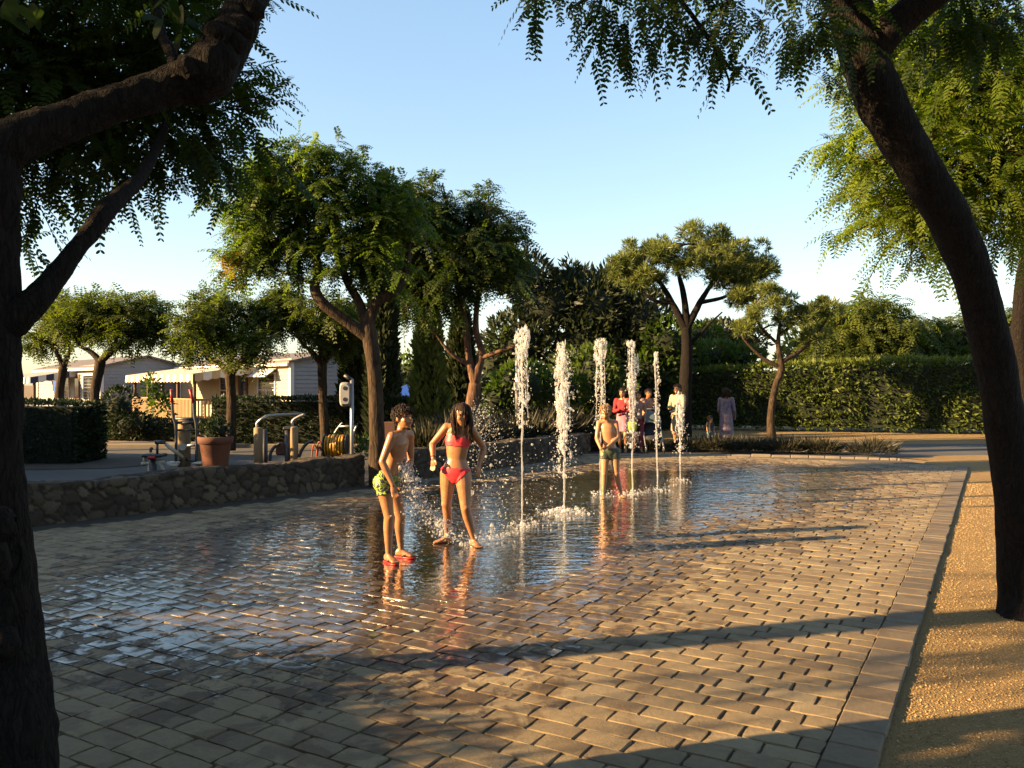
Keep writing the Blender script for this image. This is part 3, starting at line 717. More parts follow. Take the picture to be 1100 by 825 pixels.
for (x0, y0, x1, y1, d_, r_) in [(230, 80, 238, 90, 3.2, .045), (238, 62, 252, 74, 3.2, .05), (247, 48, 262, 50, 3.25, .048), (252, 30, 272, 34, 3.3, .05), (205, 78, 196, 62, 3.1, .035), (240, 40, 222, 30, 3.2, .04), (266, 12, 284, 12, 3.35, .05), (-6, 600, 10, 596, 2.7, .07), (0, 690, 20, 684, 2.7, .06), (-20, 450, 0, 446, 2.72, .06), (-4, 560, 12, 574, 2.7, .05)]:
    a_, c_ = P(x0, y0, d_), P(x1, y1, d_); knobs.append(([a_ * 1.4 - c_ * .4, a_, (a_ + c_) / 2 + [0, -.012, 0], c_], [r_ * .9, r_ * 1.1, r_, r_ * .55]))
knobs.append(([P(190, 90, 3.1), P(184, 60, 3.2), P(172, 30, 3.4), P(166, -30, 3.6)], [.03, .022, .018, .012]))
root1 = tree('shade_tree', 'near dark tree on the left edge with knobbly bough crossing the upper corner', t1[0],
     [(t1, [.15, .132, .115, .105, .105, .105, .105, .11]), (bough, [.10, .08, .068, .066, .073, .10, .096, .076, .06, .04]), (limb, [.075, .05, .036, .034, .03, .022, .012])] + knobs,
     c1, M['bark_dark'], M['leaf_near'], 'feathery shade trees round the plaza', bl=b1[:7], r0=.022, per=3, sides=40, rough=.24, seed=1, bumpy=9, fork=[spline(limb, 20)[14:], spline(bough, 20)[13:]])
# near right tree: leaning trunk
t2 = [G(1099, 664) + [0.02, 0, -.35], P(1098, 640, 5.68), P(1088, 520, 5.6), P(1071, 400, 5.5), P(1046, 300, 5.4), P(1014, 225, 5.3), P(975, 160, 5.25), P(942, 100, 5.2), P(922, 40, 5.2), P(908, -20, 5.2)]
t2b = [P(930, 60, 5.2), P(952, 36, 5.15), P(985, 8, 5.1), P(1040, -30, 5.0), P(1120, -70, 4.9)]
t2c = [P(908, -20, 5.2), P(860, -60, 5.0), P(780, -75, 4.7), P(690, -80, 4.4), P(600, -75, 4.2)]
b2 = [B(590, -28, 4.3, (.30, .3, .20)), B(650, -12, 4.4, (.34, .35, .24)), B(720, -15, 4.5, (.30, .35, .22)), B(790, 8, 4.5, (.26, .3, .27)), B(785, 75, 4.5, (.14, .15, .15), .7), B(850, 5, 4.8, (.34, .3, .30)), B(885, 20, 4.9, (.22, .3, .30)), B(690, -90, 4.6, (.9, .6, .25), .6),
      B(980, 25, 5.6, (.4, .5, .3), .7), B(1080, 10, 5.6, (.45, .5, .35), .7), B(1060, -60, 5.5, (.8, .8, .4), .5), B(900, -120, 5.2, (1.0, .9, .5), .7)]
def c2(mb, rg):
    sprays(mb, b2, 240, 6, .15, .18, rg, pairs=9, six=True, shell=.1, droop=.45, zb=-.3, wl=.20, wr=.42, tdroop=.6)
tree('shade_tree', 'near leaning dark tree in the gravel on the right, leaves hanging along the top edge', t2[0],
     [(t2, [.24, .15, .126, .122, .124, .128, .132, .142, .138, .125]), (t2b, [.12, .11, .095, .075, .05]), (t2c, [.12, .09, .06, .04, .02])],
     c2, M['bark_dark'], M['leaf_near'], 'feathery shade trees round the plaza', bl=b2[:8], r0=.02, per=2, sides=44, rough=.10, seed=2, bumpy=9, fork=[spline(t2c, 24)])
# sunny tree behind it, trunk outside the picture
t3 = [(7.3, 8.4, -.05), (7.2, 8.4, 1.2), (6.9, 8.3, 2.4), (6.4, 8.1, 3.1), (5.7, 8.0, 3.9)]
b3 = [B(985, 110, 7.8, (.6, .7, .5)), B(1050, 60, 8, (.8, .8, .6)), B(1090, 130, 8, (.7, .8, .6)), B(960, 160, 7.6, (.42, .5, .28)), B(1030, 190, 7.7, (.6, .6, .35)), B(1100, 200, 7.9, (.4, .6, .4)), B(985, 225, 7.6, (.22, .3, .2), .6), B(1170, 90, 8.2, (.9, .9, .8)), B(1000, 40, 8, (.5, .6, .5))]
def c3(mb, rg): sprays(mb, clump(b3, 7, .28, rg), 820, 7, .40, .27, rg, pairs=8, six=False, shell=.2, droop=.28, tdroop=.15, zb=0.1, wl=.22, wr=.40)
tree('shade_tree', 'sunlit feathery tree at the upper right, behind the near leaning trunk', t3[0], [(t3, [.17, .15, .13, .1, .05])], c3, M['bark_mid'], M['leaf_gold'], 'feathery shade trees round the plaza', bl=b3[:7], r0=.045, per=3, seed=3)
# mid tree left of centre
d5 = 12.7
t5 = [P(406, 523, d5) * [1, 1, 0] + [0, 0, -.05], P(405, 480, d5), P(404, 430, d5), P(401, 390, d5), P(396, 356, d5), P(393, 345, d5)]
t5b = [P(396, 362, d5), P(372, 345, d5 - .1), P(346, 325, d5 - .2), P(338, 308, d5 - .2), P(342, 290, d5 - .2), P(335, 255, d5), P(320, 215, d5)]
t5c = [P(394, 352, d5), P(386, 325, d5 + .1), P(372, 300, d5 + .1), P(362, 262, d5 + .1), P(365, 215, d5)]
t5d = [P(395, 350, d5), P(404, 326, d5), P(424, 312, d5 + .1), P(436, 290, d5 + .2), P(440, 250, d5 + .3)]
b5 = [B(415, 238, d5 + .3, (.45, .6, .55)), B(330, 185, d5, (.72, .75, .42)), B(290, 225, d5, (.6, .65, .48)), B(360, 195, d5, (.6, .7, .45)), B(270, 255, d5 - .1, (.42, .45, .4)), B(345, 245, d5, (.75, .8, .5)), B(262, 283, d5 - .1, (.22, .22, .2), .5), B(400, 235, d5 + .2, (.5, .6, .5)), B(385, 275, d5, (.4, .5, .25)), B(325, 272, d5 - .1, (.35, .4, .2), .6), B(300, 190, d5, (.5, .5, .3)), B(420, 285, d5 + .1, (.3, .4, .25), .6)]
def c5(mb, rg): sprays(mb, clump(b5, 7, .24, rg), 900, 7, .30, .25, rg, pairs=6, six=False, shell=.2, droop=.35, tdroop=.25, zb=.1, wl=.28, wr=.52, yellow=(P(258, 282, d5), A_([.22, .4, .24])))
tree('shade_tree', 'feathery forked tree at the wall end behind the boy in lime shorts, some leaves yellow', t5[0],
     [(t5, [.15, .122, .112, .112, .12, .10]), (t5b, [.10, .085, .08, .075, .06, .045, .025]), (t5c, [.09, .07, .06, .045, .02]), (t5d, [.10, .085, .08, .06, .03])], c5, M['bark_mid'], M['leaf_mid'], 'feathery shade trees round the plaza', bl=b5, r0=.03, per=3, sides=16, rough=.1, seed=5, fork=[spline(t5b, 20)[10:], spline(t5c, 20)[8:], spline(t5d, 20)[12:]])
# drooping dark tree next to it
d6 = 19.0
t6 = [P(508, 480, d6) * [1, 1, 0], P(507, 440, d6), P(511, 412, d6)]
t6s = [([P(511, 415, d6), P(504, 385, d6), P(500, 350, d6), P(492, 310, d6), P(480, 260, d6)], [.12, .085, .075, .06, .03]), ([P(510, 410, d6), P(517, 380, d6), P(511, 350, d6), P(516, 310, d6 + .2), P(530, 270, d6 + .3)], [.115, .08, .07, .055, .03]),
       ([P(516, 385, d6), P(535, 378, d6 - .2), P(552, 372, d6 - .3), P(570, 360, d6 - .3)], [.06, .05, .04, .02]), ([P(505, 392, d6), P(485, 380, d6 - .2), P(462, 352, d6 - .3)], [.05, .04, .02])]
b6 = [B(425, 230, d6, (.7, .8, .6)), B(480, 215, d6, (1.0, 1.0, .55)), B(520, 235, d6, (.85, .9, .6)), B(450, 245, d6, (.9, 1.0, .7)), B(490, 265, d6, (1.2, 1.1, .75)), B(440, 280, d6, (.6, .8, .5)), B(470, 295, d6 - .3, (.5, .6, .35)), B(530, 262, d6, (.55, .8, .5)), B(520, 285, d6, (.7, .8, .35)), B(448, 318, d6 - .3, (.2, .3, .25), .5)]
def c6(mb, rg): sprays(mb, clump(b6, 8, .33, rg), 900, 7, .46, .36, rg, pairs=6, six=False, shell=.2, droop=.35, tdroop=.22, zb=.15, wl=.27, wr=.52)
tree('shade_tree', 'dark drooping feathery tree with several reddish stems, above the girl in the coral bikini', t6[0], [(t6, [.19, .155, .145])] + t6s, c6, M['bark_pine'], M['leaf_deep'], 'feathery shade trees round the plaza', bl=b6, r0=.05, per=3, sides=12, seed=6, fork=[spline(q[0], 16)[8:] for q in t6s[:2]])
# small pollarded trees in front of the mobile homes
def small(px, base_y, d, crown, stems, label, seed, n=300):
    base = P(px, base_y, d) * [1, 1, 0]
    top = P(stems[0][0], stems[0][1], d)
    tr = [([base, base * .4 + top * .6 + [rng.normal(0, .05), 0, 0], top], [.13, .11, .12])]
    bl = [B(x, y - 12, d + rng.normal(0, .3), (r * .97, r * 1.05, r * .42)) for x, y, r in crown]
    for sx, sy in stems[1:]: tr.append(([top, (top + P(sx, sy, d)) / 2 + [0, 0, .06], P(sx, sy, d)], [.09, .06, .03]))
    def cf(mb, rg): sprays(mb, clump(bl, 6, .2, rg), int(n * 1.5), 6, .28, .30, rg, pairs=5, shell=.2, droop=.2, tdroop=.1, zb=.3, wl=.30, wr=.52, stalk=False)
    return tree('pollard_tree', label, base, tr, cf, M['bark_mid'], M['leaf_small'], 'small trees before the mobile homes', bl=bl, r0=.04, per=2, sides=10, seed=seed)
small(105, 440, 20, [(90, 355, .55), (120, 350, .6), (150, 350, .5), (160, 368, .4), (128, 368, .5), (75, 362, .4), (105, 343, .45)], [(108, 388), (85, 372), (125, 372), (140, 368)], 'small tree with spreading limbs, leftmost mobile home directly behind its trunk', 11, 330)
small(70, 440, 22, [(50, 352, .55), (75, 345, .55), (48, 375, .4), (85, 362, .4)], [(68, 395), (56, 370), (80, 368)], 'small thin tree between the near dark trunk and the spreading small tree', 12, 220)
small(247, 450, 19.5, [(215, 360, .5), (250, 352, .6), (285, 365, .5), (205, 382, .4), (270, 385, .5), (240, 378, .6), (295, 352, .3), (230, 345, .35)], [(247, 402), (225, 385), (270, 385), (250, 375)], 'small dense tree in front of the white awning veranda', 13, 420)
small(350, 450, 20.5, [(315, 350, .5), (345, 345, .6), (375, 358, .45), (330, 370, .45), (362, 378, .4), (305, 338, .3)], [(346, 392), (325, 370), (365, 370), (345, 362)], 'small tree before the pale gable wall, left of the tall cypress', 14, 330)
# stone pines and small pine
def tufts(mb, bl, n, nl, L, rg, zb=.6, shell=.75, wr=.05, m=0):
    p, o, k = in_blobs(bl, n, rg, shell, zb)
    d0 = nrm(o + [0, 0, .7]); d = nrm(d0[:, None] * .75 + rg.normal(0, .55, (n, nl, 3)))
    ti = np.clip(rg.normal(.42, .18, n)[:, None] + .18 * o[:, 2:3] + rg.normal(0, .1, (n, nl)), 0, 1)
    cards(mb, np.repeat(p, nl, 0), d.reshape(-1, 3), L * rg.uniform(.6, 1.2, n * nl), wr, m, ti.ravel(), rg)
d7 = 24.5
t7 = [P(735, 474, d7) * [1, 1, 0], P(736, 440, d7), P(737, 400, d7), P(738, 372, d7), P(737, 352, d7)]
t7s = [([P(737, 356, d7), P(722, 325, d7), P(705, 298, d7), P(685, 275, d7)], [.13, .09, .06, .03]), ([P(738, 352, d7), P(735, 320, d7), P(728, 290, d7), P(722, 262, d7)], [.12, .09, .06, .03]), ([P(738, 352, d7), P(752, 325, d7), P(768, 300, d7), P(790, 275, d7)], [.12, .09, .06, .03]), ([P(752, 325, d7), P(780, 318, d7 - .2), P(800, 300, d7 - .2)], [.07, .05, .02]), ([P(722, 325, d7), P(702, 322, d7), P(672, 300, d7)], [.07, .05, .02]), ([P(737, 375, d7), P(760, 350, d7), P(776, 335, d7)], [.06, .04, .02])]
b7 = [B(740, 262, d7, (1.3, 1.3, .42)), B(700, 272, d7, (1.1, 1.2, .40)), B(785, 272, d7, (1.15, 1.2, .42)), B(740, 285, d7, (1.9, 1.5, .45)), B(668, 288, d7, (.55, .7, .3)), B(815, 292, d7, (.45, .7, .35)), B(790, 300, d7, (.7, .8, .35)), B(690, 300, d7 - .3, (.6, .7, .25), .7), B(800, 318, d7 - .3, (.35, .5, .22), .6)]
def c7(mb, rg): tufts(mb, clump(b7, 18, .27, rg, .45), 4000, 12, .2, rg, .35, .5, .12)
tree('stone_pine', 'tall umbrella pine with fanned bare branches against the sky, behind the fountains', t7[0], [(t7, [.22, .2, .185, .17, .15])] + t7s, c7, M['bark_dark'], M['needle'], 'pines beyond the plaza', bl=b7, r0=.05, per=4, sides=12, seed=7, fork=[spline(q[0], 14)[6:] for q in t7s])
d8 = 23.0
t8 = [P(829, 474, d8) * [1, 1, 0], P(828, 445, d8), P(833, 415, d8), P(839, 396, d8), P(836, 370, d8), P(838, 345, d8)]
t8s = [([P(839, 394, d8), P(820, 385, d8), P(800, 365, d8), P(790, 345, d8)], [.07, .05, .035, .02]), ([P(838, 390, d8), P(862, 375, d8), P(880, 355, d8), P(890, 340, d8)], [.07, .05, .035, .02]), ([P(836, 370, d8), P(818, 352, d8), P(806, 332, d8)], [.05, .04, .02]), ([P(838, 360, d8), P(858, 342, d8), P(866, 325, d8)], [.05, .04, .02])]
b8 = [B(845, 335, d8, (.9, .8, .5)), B(838, 322, d8, (.6, .7, .32)), B(810, 335, d8, (.5, .6, .3)), B(865, 335, d8, (.5, .6, .35)), B(888, 330, d8, (.35, .5, .35)), B(800, 352, d8, (.35, .5, .25)), B(880, 360, d8, (.45, .5, .3)), B(845, 350, d8, (.6, .6, .3), .6), B(822, 312, d8, (.3, .4, .2))]
def c8(mb, rg): tufts(mb, clump(b8, 10, .16, rg, .3), 1350, 10, .18, rg, .2, .4, .12)
tree('small_pine', 'small open pine with slanting brown trunk standing before the hedge', t8[0], [(t8, [.14, .10, .09, .09, .07, .04])] + t8s, c8, M['bark_mid'], M['needle'], 'pines beyond the plaza', bl=b8, r0=.03, per=4, sides=12, seed=8, fork=[spline(q[0], 14)[6:] for q in t8s])
d9 = 13.5
t9 = [P(1112, 500, d9) * [1, 1, 0], P(1102, 430, d9), P(1094, 370, d9), P(1098, 310, d9), P(1106, 250, d9), P(1110, 200, d9)]
b9 = [B(1098, 262, d9, (.26, .4, .45)), B(1120, 230, d9, (.5, .6, .6)), B(1140, 290, d9, (.6, .7, .5))]
def c9(mb, rg): tufts(mb, b9, 520, 14, .2, rg, .1, .35, .06)
tree('small_pine', 'pine at the right edge, partly hidden by the near leaning trunk', t9[0], [(t9, [.17, .14, .12, .11, .1, .06])], c9, M['bark_dark'], M['needle'], 'pines beyond the plaza', bl=b9, r0=.04, per=3, sides=12, seed=9)
# cypresses: columns of upright sprays round a stem
def cypress(px, d, top_y, halfw, label, mat, seed, n=5200, base_y=None):
    rg = np.random.default_rng(seed); h = Z(top_y, d); c = np.array([X(px, d), d, 0])
    root = empty('cypress', label, 'cypress', c, 'cypresses behind the plaza'); tb = MB()
    tube(tb, [c, c + [0, 0, h * .5], c + [0, 0, h * .9]], [.14, .1, .03], 8, rough=.1); tb.build('trunk', M['bark_mid'], root)
    u = rg.random(n) ** .85; a = rg.random(n) * 6.283
    prof = lambda u: halfw * np.clip(1.15 * (1 - u) ** .55, 0, 1) * np.clip(.35 + u * 5, 0, 1)
    dirs = np.column_stack([np.cos(a), np.sin(a), np.zeros(n)])
    lump = 1 + .28 * vnoise(np.column_stack([dirs[:, :2] * 1.7, u * h * 2.0]), seed)
    p = c + dirs * (prof(u) * lump * rg.uniform(.72, 1, n))[:, None]; p[:, 2] = .15 + u * (h - .15)
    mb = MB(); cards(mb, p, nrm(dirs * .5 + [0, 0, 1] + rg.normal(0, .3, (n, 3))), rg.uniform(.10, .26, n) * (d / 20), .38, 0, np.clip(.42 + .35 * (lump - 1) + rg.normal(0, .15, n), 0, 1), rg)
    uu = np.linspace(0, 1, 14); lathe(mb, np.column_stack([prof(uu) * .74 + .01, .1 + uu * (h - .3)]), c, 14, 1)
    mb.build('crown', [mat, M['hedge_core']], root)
cypress(411, 16.5, 190, .33, 'tall dark cypress column just right of the forked trunk behind the boys', M['needle_dark'], 31, 9000)
cypress(383, 21.5, 330, .48, 'shorter dark cypress left of the forked trunk, beside the pale gable', M['needle_dark'], 30, 5200)
cypress(461, 22, 318, .50, 'brownish cypress with ragged sunlit side behind the girl', M['needle'], 32, 5200)
cypress(495, 23.5, 330, .5, 'dark cypress behind the reddish tree stems', M['needle_dark'], 33, 5200)
# background evergreens and bushes
def bush(name, label, blobs, n, L, mat, seed, wr=.5, group=None, cat='tree', trunk=True, core=True, shell=.8, up=.35, droop=0, pin=False, base=None):
    rg = np.random.default_rng(seed); c0 = np.mean([q[0] for q in blobs], 0); base = c0 * [1, 1, 0] if base is None else np.array(base, float); c0 = c0 if base[1] > 0 else base + [0, 0, 5.0]
    root = empty(name, label, cat, base, group)
    if trunk:
        tb = MB(); tube(tb, [base, base * .5 + c0 * .5, c0], [.2, .15, .08], 8, rough=.1, seed=seed); limbs_to(tb, np.array([base * .3 + c0 * .7 if base[1] > 0 else c0]), blobs, rg, .06, 1)
        tb.build('trunk', M['bark_mid'], root)
    mb = MB()
    if pin: sprays(mb, blobs, n, 6, L * 1.5, L, rg, pairs=6, shell=.6, droop=.4, zb=.25, wl=.3, wr=.45, stalk=False, twigm=1)
    else:
        p, o, k = in_blobs(blobs, n, rg, shell, .25)
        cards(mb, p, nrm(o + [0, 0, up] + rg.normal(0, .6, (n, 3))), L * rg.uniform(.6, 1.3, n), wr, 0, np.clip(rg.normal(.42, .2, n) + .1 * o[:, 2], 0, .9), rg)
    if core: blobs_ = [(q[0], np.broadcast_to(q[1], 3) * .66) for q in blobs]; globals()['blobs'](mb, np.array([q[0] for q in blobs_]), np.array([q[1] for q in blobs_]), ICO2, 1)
    mb.build('crown' if trunk else 'foliage', [mat, M['hedge_core']], root)
    return root
db = 30
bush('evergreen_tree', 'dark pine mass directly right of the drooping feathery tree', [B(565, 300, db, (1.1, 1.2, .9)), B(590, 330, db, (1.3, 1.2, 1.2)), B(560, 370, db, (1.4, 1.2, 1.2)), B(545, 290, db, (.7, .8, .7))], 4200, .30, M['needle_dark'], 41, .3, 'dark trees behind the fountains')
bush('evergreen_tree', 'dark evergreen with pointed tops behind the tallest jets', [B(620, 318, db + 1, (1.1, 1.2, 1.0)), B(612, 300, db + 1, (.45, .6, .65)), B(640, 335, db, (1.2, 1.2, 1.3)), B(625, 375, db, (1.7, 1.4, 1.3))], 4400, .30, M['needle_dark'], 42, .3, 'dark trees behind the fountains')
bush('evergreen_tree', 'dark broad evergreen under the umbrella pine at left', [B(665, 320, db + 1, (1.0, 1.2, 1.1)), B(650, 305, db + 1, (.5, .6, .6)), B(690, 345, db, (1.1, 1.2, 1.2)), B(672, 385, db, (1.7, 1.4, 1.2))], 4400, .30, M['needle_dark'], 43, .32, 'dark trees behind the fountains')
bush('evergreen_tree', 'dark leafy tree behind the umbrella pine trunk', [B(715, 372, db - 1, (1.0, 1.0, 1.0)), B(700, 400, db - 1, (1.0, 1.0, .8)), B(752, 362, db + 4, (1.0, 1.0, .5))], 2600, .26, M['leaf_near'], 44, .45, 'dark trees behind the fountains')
bush('leafy_bush', 'sunlit broad leaved bush showing over the hedge beside the umbrella pine', [B(765, 385, 31, (1.0, 1.0, .55)), B(795, 388, 31, (.9, 1.0, .5)), B(745, 392, 31, (.7, .9, .4))], 1700, .30, M['leaf_bush'], 45, .4, 'bushes behind the tall hedge', 'bush')
bush('evergreen_tree', 'round dark tree far behind the small open pine', [B(770, 362, 42, (1.5, 1.5, .8)), B(800, 368, 42, (1.2, 1.2, .7))], 1600, .3, M['needle_dark'], 46, .4, 'dark trees behind the fountains')
bush('feathery_tree', 'feathery green tree rising highest over the hedge, right of the small pine', [B(920, 350, 30, (1.3, 1.2, .6)), B(945, 345, 30, (.9, 1.0, .55)), B(900, 370, 30, (1.0, 1.0, .6)), B(960, 362, 30, (.8, 1.0, .5)), B(935, 375, 30, (1.5, 1.2, .6))], 520, .5, M['leaf_small'], 47, .4, 'bushes behind the tall hedge', pin=True)
bush('leafy_bush', 'pale green bush behind the hedge near the leaning trunk', [B(990, 365, 31, (.9, 1.0, .55)), B(1020, 368, 31, (.9, 1.0, .5)), B(975, 380, 31, (.9, 1.0, .4)), B(1040, 360, 31, (.7, .9, .6)), B(1010, 382, 31, (1.2, 1, .4))], 380, .42, M['leaf_small'], 48, .4, 'bushes behind the tall hedge', 'bush', pin=True)
bush('leafy_bush', 'green bush behind the hedge, seen past the right of the leaning trunk', [B(1085, 355, 31, (.8, 1.0, .7)), B(1110, 365, 31, (1, 1.0, .7)), B(1060, 368, 31, (.7, 1.0, .5))], 260, .42, M['leaf_small'], 49, .4, 'bushes behind the tall hedge', 'bush', pin=True)
bush('evergreen_tree', 'olive dark pine behind the small open pine at right', [B(885, 345, 33, (.9, 1.0, .75)), B(870, 370, 33, (1.0, 1, .6)), B(860, 385, 33, (.9, 1, .5))], 1700, .28, M['needle'], 50, .3, 'dark trees behind the fountains')
bush('leafy_bush', 'dim green undergrowth bush behind the second stone wall, between the jets and the stems', [B(560, 415, 25, (1.0, .8, .7)), B(600, 420, 26, (1.0, .8, .6)), B(535, 430, 25, (.6, .6, .5))], 1500, .22, M['leaf_near'], 51, .45, None, 'bush', trunk=False)
bush('leafy_bush', 'sunlit green bush behind the jets under the dark trees', [B(640, 400, 27, (.8, .8, .9)), B(655, 425, 27, (1.0, .8, .7)), B(610, 395, 27.5, (.5, .6, .6))], 1500, .24, M['leaf_bush'], 52, .45, None, 'bush', trunk=False)
bush('leafy_bush', 'green bush seen through the gap under the drooping tree', [B(535, 395, 30, (.9, .8, .8)), B(545, 370, 30, (.6, .8, .6)), B(445, 405, 30, (1.1, .9, .8))], 1300, .26, M['leaf_bush'], 53, .45, None, 'bush', trunk=False)

# ---------------------------------------------------------------- hedges
def hedge(name, label, path, h, th, mat, n, L, seed, group, up=.2, wr=.4, bottom=.0, top_tint=.1, out=.8, lump=.07, lf=1.3):
    rg = np.random.default_rng(seed); path = np.array(path, float)
    seg = np.concatenate([[0], np.cumsum(np.linalg.norm(np.diff(path, axis=0), axis=1))]); Lw = seg[-1]
    hh = np.broadcast_to(h, len(path)).astype(float)
    t = nrm(np.gradient(path, axis=0)); nor = np.column_stack([t[:, 1], -t[:, 0]])
    def at(s): return np.column_stack([np.interp(s, seg, path[:, i]) for i in (0, 1)]), nrm(np.column_stack([np.interp(s, seg, nor[:, i]) for i in (0, 1)])), np.interp(s, seg, hh)
    mb = MB()
    tot = 2 * hh.mean() + th; n_ = n
    s = rg.random(n_) * Lw; q = rg.random(n_) * tot; c, nn, H = at(s); H2 = hh.mean()
    front = q < H2; top = (q >= H2) & (q < H2 + th); back = q >= H2 + th
    z = np.where(front, q / H2 * H, np.where(top, H, (q - H2 - th) / H2 * H)); o = np.where(front, th / 2, np.where(top, (q - H2) - th / 2, -th / 2))
    d = np.column_stack([nn * np.where(front, 1, np.where(back, -1, 0))[:, None], top * 1.0])
    rc = np.minimum(.12, th / 3); o = np.where(front & (z > H - rc), o - (z - H + rc) * .6, o)
    p = np.column_stack([c + nn * o[:, None], z]); nz = vnoise(p * lf, seed) * lump + vnoise(p * lf * 3.3, seed + 1) * lump * .5
    p = p + d * (nz[:, None] + rg.uniform(-.06, .03, n_)[:, None]); p[:, 2] = np.maximum(p[:, 2], bottom)
    ends = rg.random(n_) < th * 1.5 / Lw
    e = rg.random(n_) < .5
    if ends.any():
        ce, ne, He = at(np.where(e, 0., Lw)[ends]); te = np.where(e[ends][:, None], -t[0], t[-1])
        p[ends] = np.column_stack([ce + ne * rg.uniform(-th / 2, th / 2, ends.sum())[:, None] + te * .02, rg.uniform(bottom, 1, ends.sum()) * He]); d[ends] = np.column_stack([te, np.zeros(ends.sum())])
    dd = nrm(d * out + [0, 0, up] + rg.normal(0, .45, (n_, 3)))
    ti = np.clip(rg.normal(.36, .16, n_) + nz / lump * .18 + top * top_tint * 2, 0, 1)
    cards(mb, p, dd, L * rg.uniform(.5, 1.3, n_), wr, 0, ti, rg)
    k = max(4, int(Lw / .6)); s = np.linspace(.04, Lw - .04, k); c, nn, H = at(s); tt = th / 2 - .07
    prof = [(tt, bottom), (tt, .93), (-tt, .93), (-tt, bottom)]
    V = np.stack([np.column_stack([c + nn * o_, (H * f_ if f_ > .5 else np.full(k, f_))]) for o_, f_ in prof], 1)
    mb.add(V.reshape(-1, 3), grid_mesh(V), 1)
    for e0 in (0, k - 1): mb.f.append((np.arange(4)[None] + mb.n - 4 * k + e0 * 4, 1, False))
    o = mb.build(name, [mat, M['hedge_core']])
    return tag(o, label, 'hedge', group)
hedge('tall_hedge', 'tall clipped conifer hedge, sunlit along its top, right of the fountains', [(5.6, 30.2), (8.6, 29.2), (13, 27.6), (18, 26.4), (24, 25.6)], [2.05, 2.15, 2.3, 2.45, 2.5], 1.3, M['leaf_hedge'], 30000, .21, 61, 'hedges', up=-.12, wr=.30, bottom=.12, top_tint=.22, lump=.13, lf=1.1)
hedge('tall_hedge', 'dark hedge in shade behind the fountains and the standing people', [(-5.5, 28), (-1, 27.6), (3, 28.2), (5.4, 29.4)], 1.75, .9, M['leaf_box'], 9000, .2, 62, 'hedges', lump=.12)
hedge('box_hedge', 'dark clipped box hedge with rounded corner, left beside the near dark trunk', [(-14, 17.6), (-9.6, 17.15), (-8.75, 17.1)], 1.17, 1.2, M['leaf_box'], 12000, .085, 63, 'hedges', wr=.5, lump=.04, bottom=-.02)
hedge('box_hedge', 'dark clipped box hedge below the pale gable, behind the exercise bars', [(-7.9, 22.6), (-4.2, 22.2), (-2.9, 22.0)], 1.17, 1.0, M['leaf_box'], 13000, .09, 64, 'hedges', wr=.5, lump=.05, bottom=-.02)
hedge('box_hedge', 'very low dark hedge at the foot of the veranda railing', [(-12.2, 24.2), (-8.4, 23.6)], .48, .8, M['leaf_box'], 5000, .09, 65, 'hedges', wr=.5, lump=.05, bottom=-.02)
bush('garden_shrub', 'dark rounded shrub at the foot of the left mobile home gable', [((-11.2, 23.6, .75), (.55, .5, .75)), ((-10.8, 23.5, .4), (.6, .5, .4))], 1400, .12, M['leaf_box'], 66, .5, None, 'shrub', trunk=False)
bush('garden_shrub', 'leafy potted shrub rising beside the veranda posts', [((-11.6, 26.6, 1.45), (.3, .3, .45)), ((-11.3, 26.6, .9), (.45, .4, .5))], 500, .16, M['leaf_near'], 67, .5, None, 'shrub', trunk=False, core=False, shell=.3)
bush('garden_shrub', 'yellow green tuft at the foot of the forked trunk by the wall', [(P(391, 478, 13.4), (.12, .12, .16)), (P(388, 486, 13.4), (.14, .14, .12))], 160, .11, M['leaf_bush'], 68, .25, None, 'shrub', trunk=False, core=False, shell=.2, up=.8)
# grey shrubs in the bed on the far side, and behind the second wall
def tuft_shrub(name, label, c, r, h, n, seed, mat, group):
    rg = np.random.default_rng(seed); mb = MB(); a = rg.random(n) * 6.283; u = rg.random(n) ** .6
    p = np.column_stack([c[0] + np.cos(a) * r * u * .6, c[1] + np.sin(a) * r * u * .5, np.full(n, c[2]) + rg.random(n) * h * .45])
    d = nrm(np.column_stack([np.cos(a) * u * .9, np.sin(a) * u * .9, np.full(n, .62)]) + rg.normal(0, .30, (n, 3)))
    cards(mb, p, d, h * rg.uniform(.25, .8, n), .075, 0, np.clip(rg.normal(.5, .25, n), 0, 1), rg)
    tag(mb.build(name, mat, None, loc=c), label, 'shrub', group)
spots = [(770, 19.2, .75, .42), (805, 19, .75, .40), (845, 18.8, .8, .42), (880, 18.6, .7, .40), (740, 19.4, .7, .36), (700, 19.5, .7, .30), (655, 19.5, .7, .34)]
desc = ['at the foot of the lilac robed woman', 'just left of the small pine foot', 'just right of the small pine foot', 'beside the dry twiggy clump', 'in front of the umbrella pine trunk', 'in front of the pushchair', 'behind the blond boy']
for i, (px, d, r, h) in enumerate(spots):
    tuft_shrub('lavender_shrub', 'grey green lavender clump in the kerbed bed, ' + desc[i], (X(px, d), d, 0.0), r, h, 1300, 70 + i, M['lavender'], 'lavender clumps in the far bed')
tuft_shrub('dry_shrub', 'dry brown twiggy clump at the right end of the kerbed bed', (X(937, 18.3), 18.3, 0.), .8, .42, 800, 80, M['lavender'], 'lavender clumps in the far bed')
wspots = [(445, 15.5), (475, 16.2), (505, 16.8), (535, 17.8), (565, 18.4), (600, 19.5), (625, 20)]
wd = ['next to the forked trunk', 'left of the girl', 'right of the girl', 'left of the first jet', 'right of the first jet', 'behind the widest jet', 'left of the blond boy']
for i, (px, d) in enumerate(wspots):
    tuft_shrub('lavender_shrub', 'tall grey shrub behind the curved stone wall, ' + wd[i], (X(px, d), d + .3, 0.0), 1.0, .85 + .1 * (i % 3), 1500, 90 + i, M['lavender'], 'grey shrubs behind the curved wall')

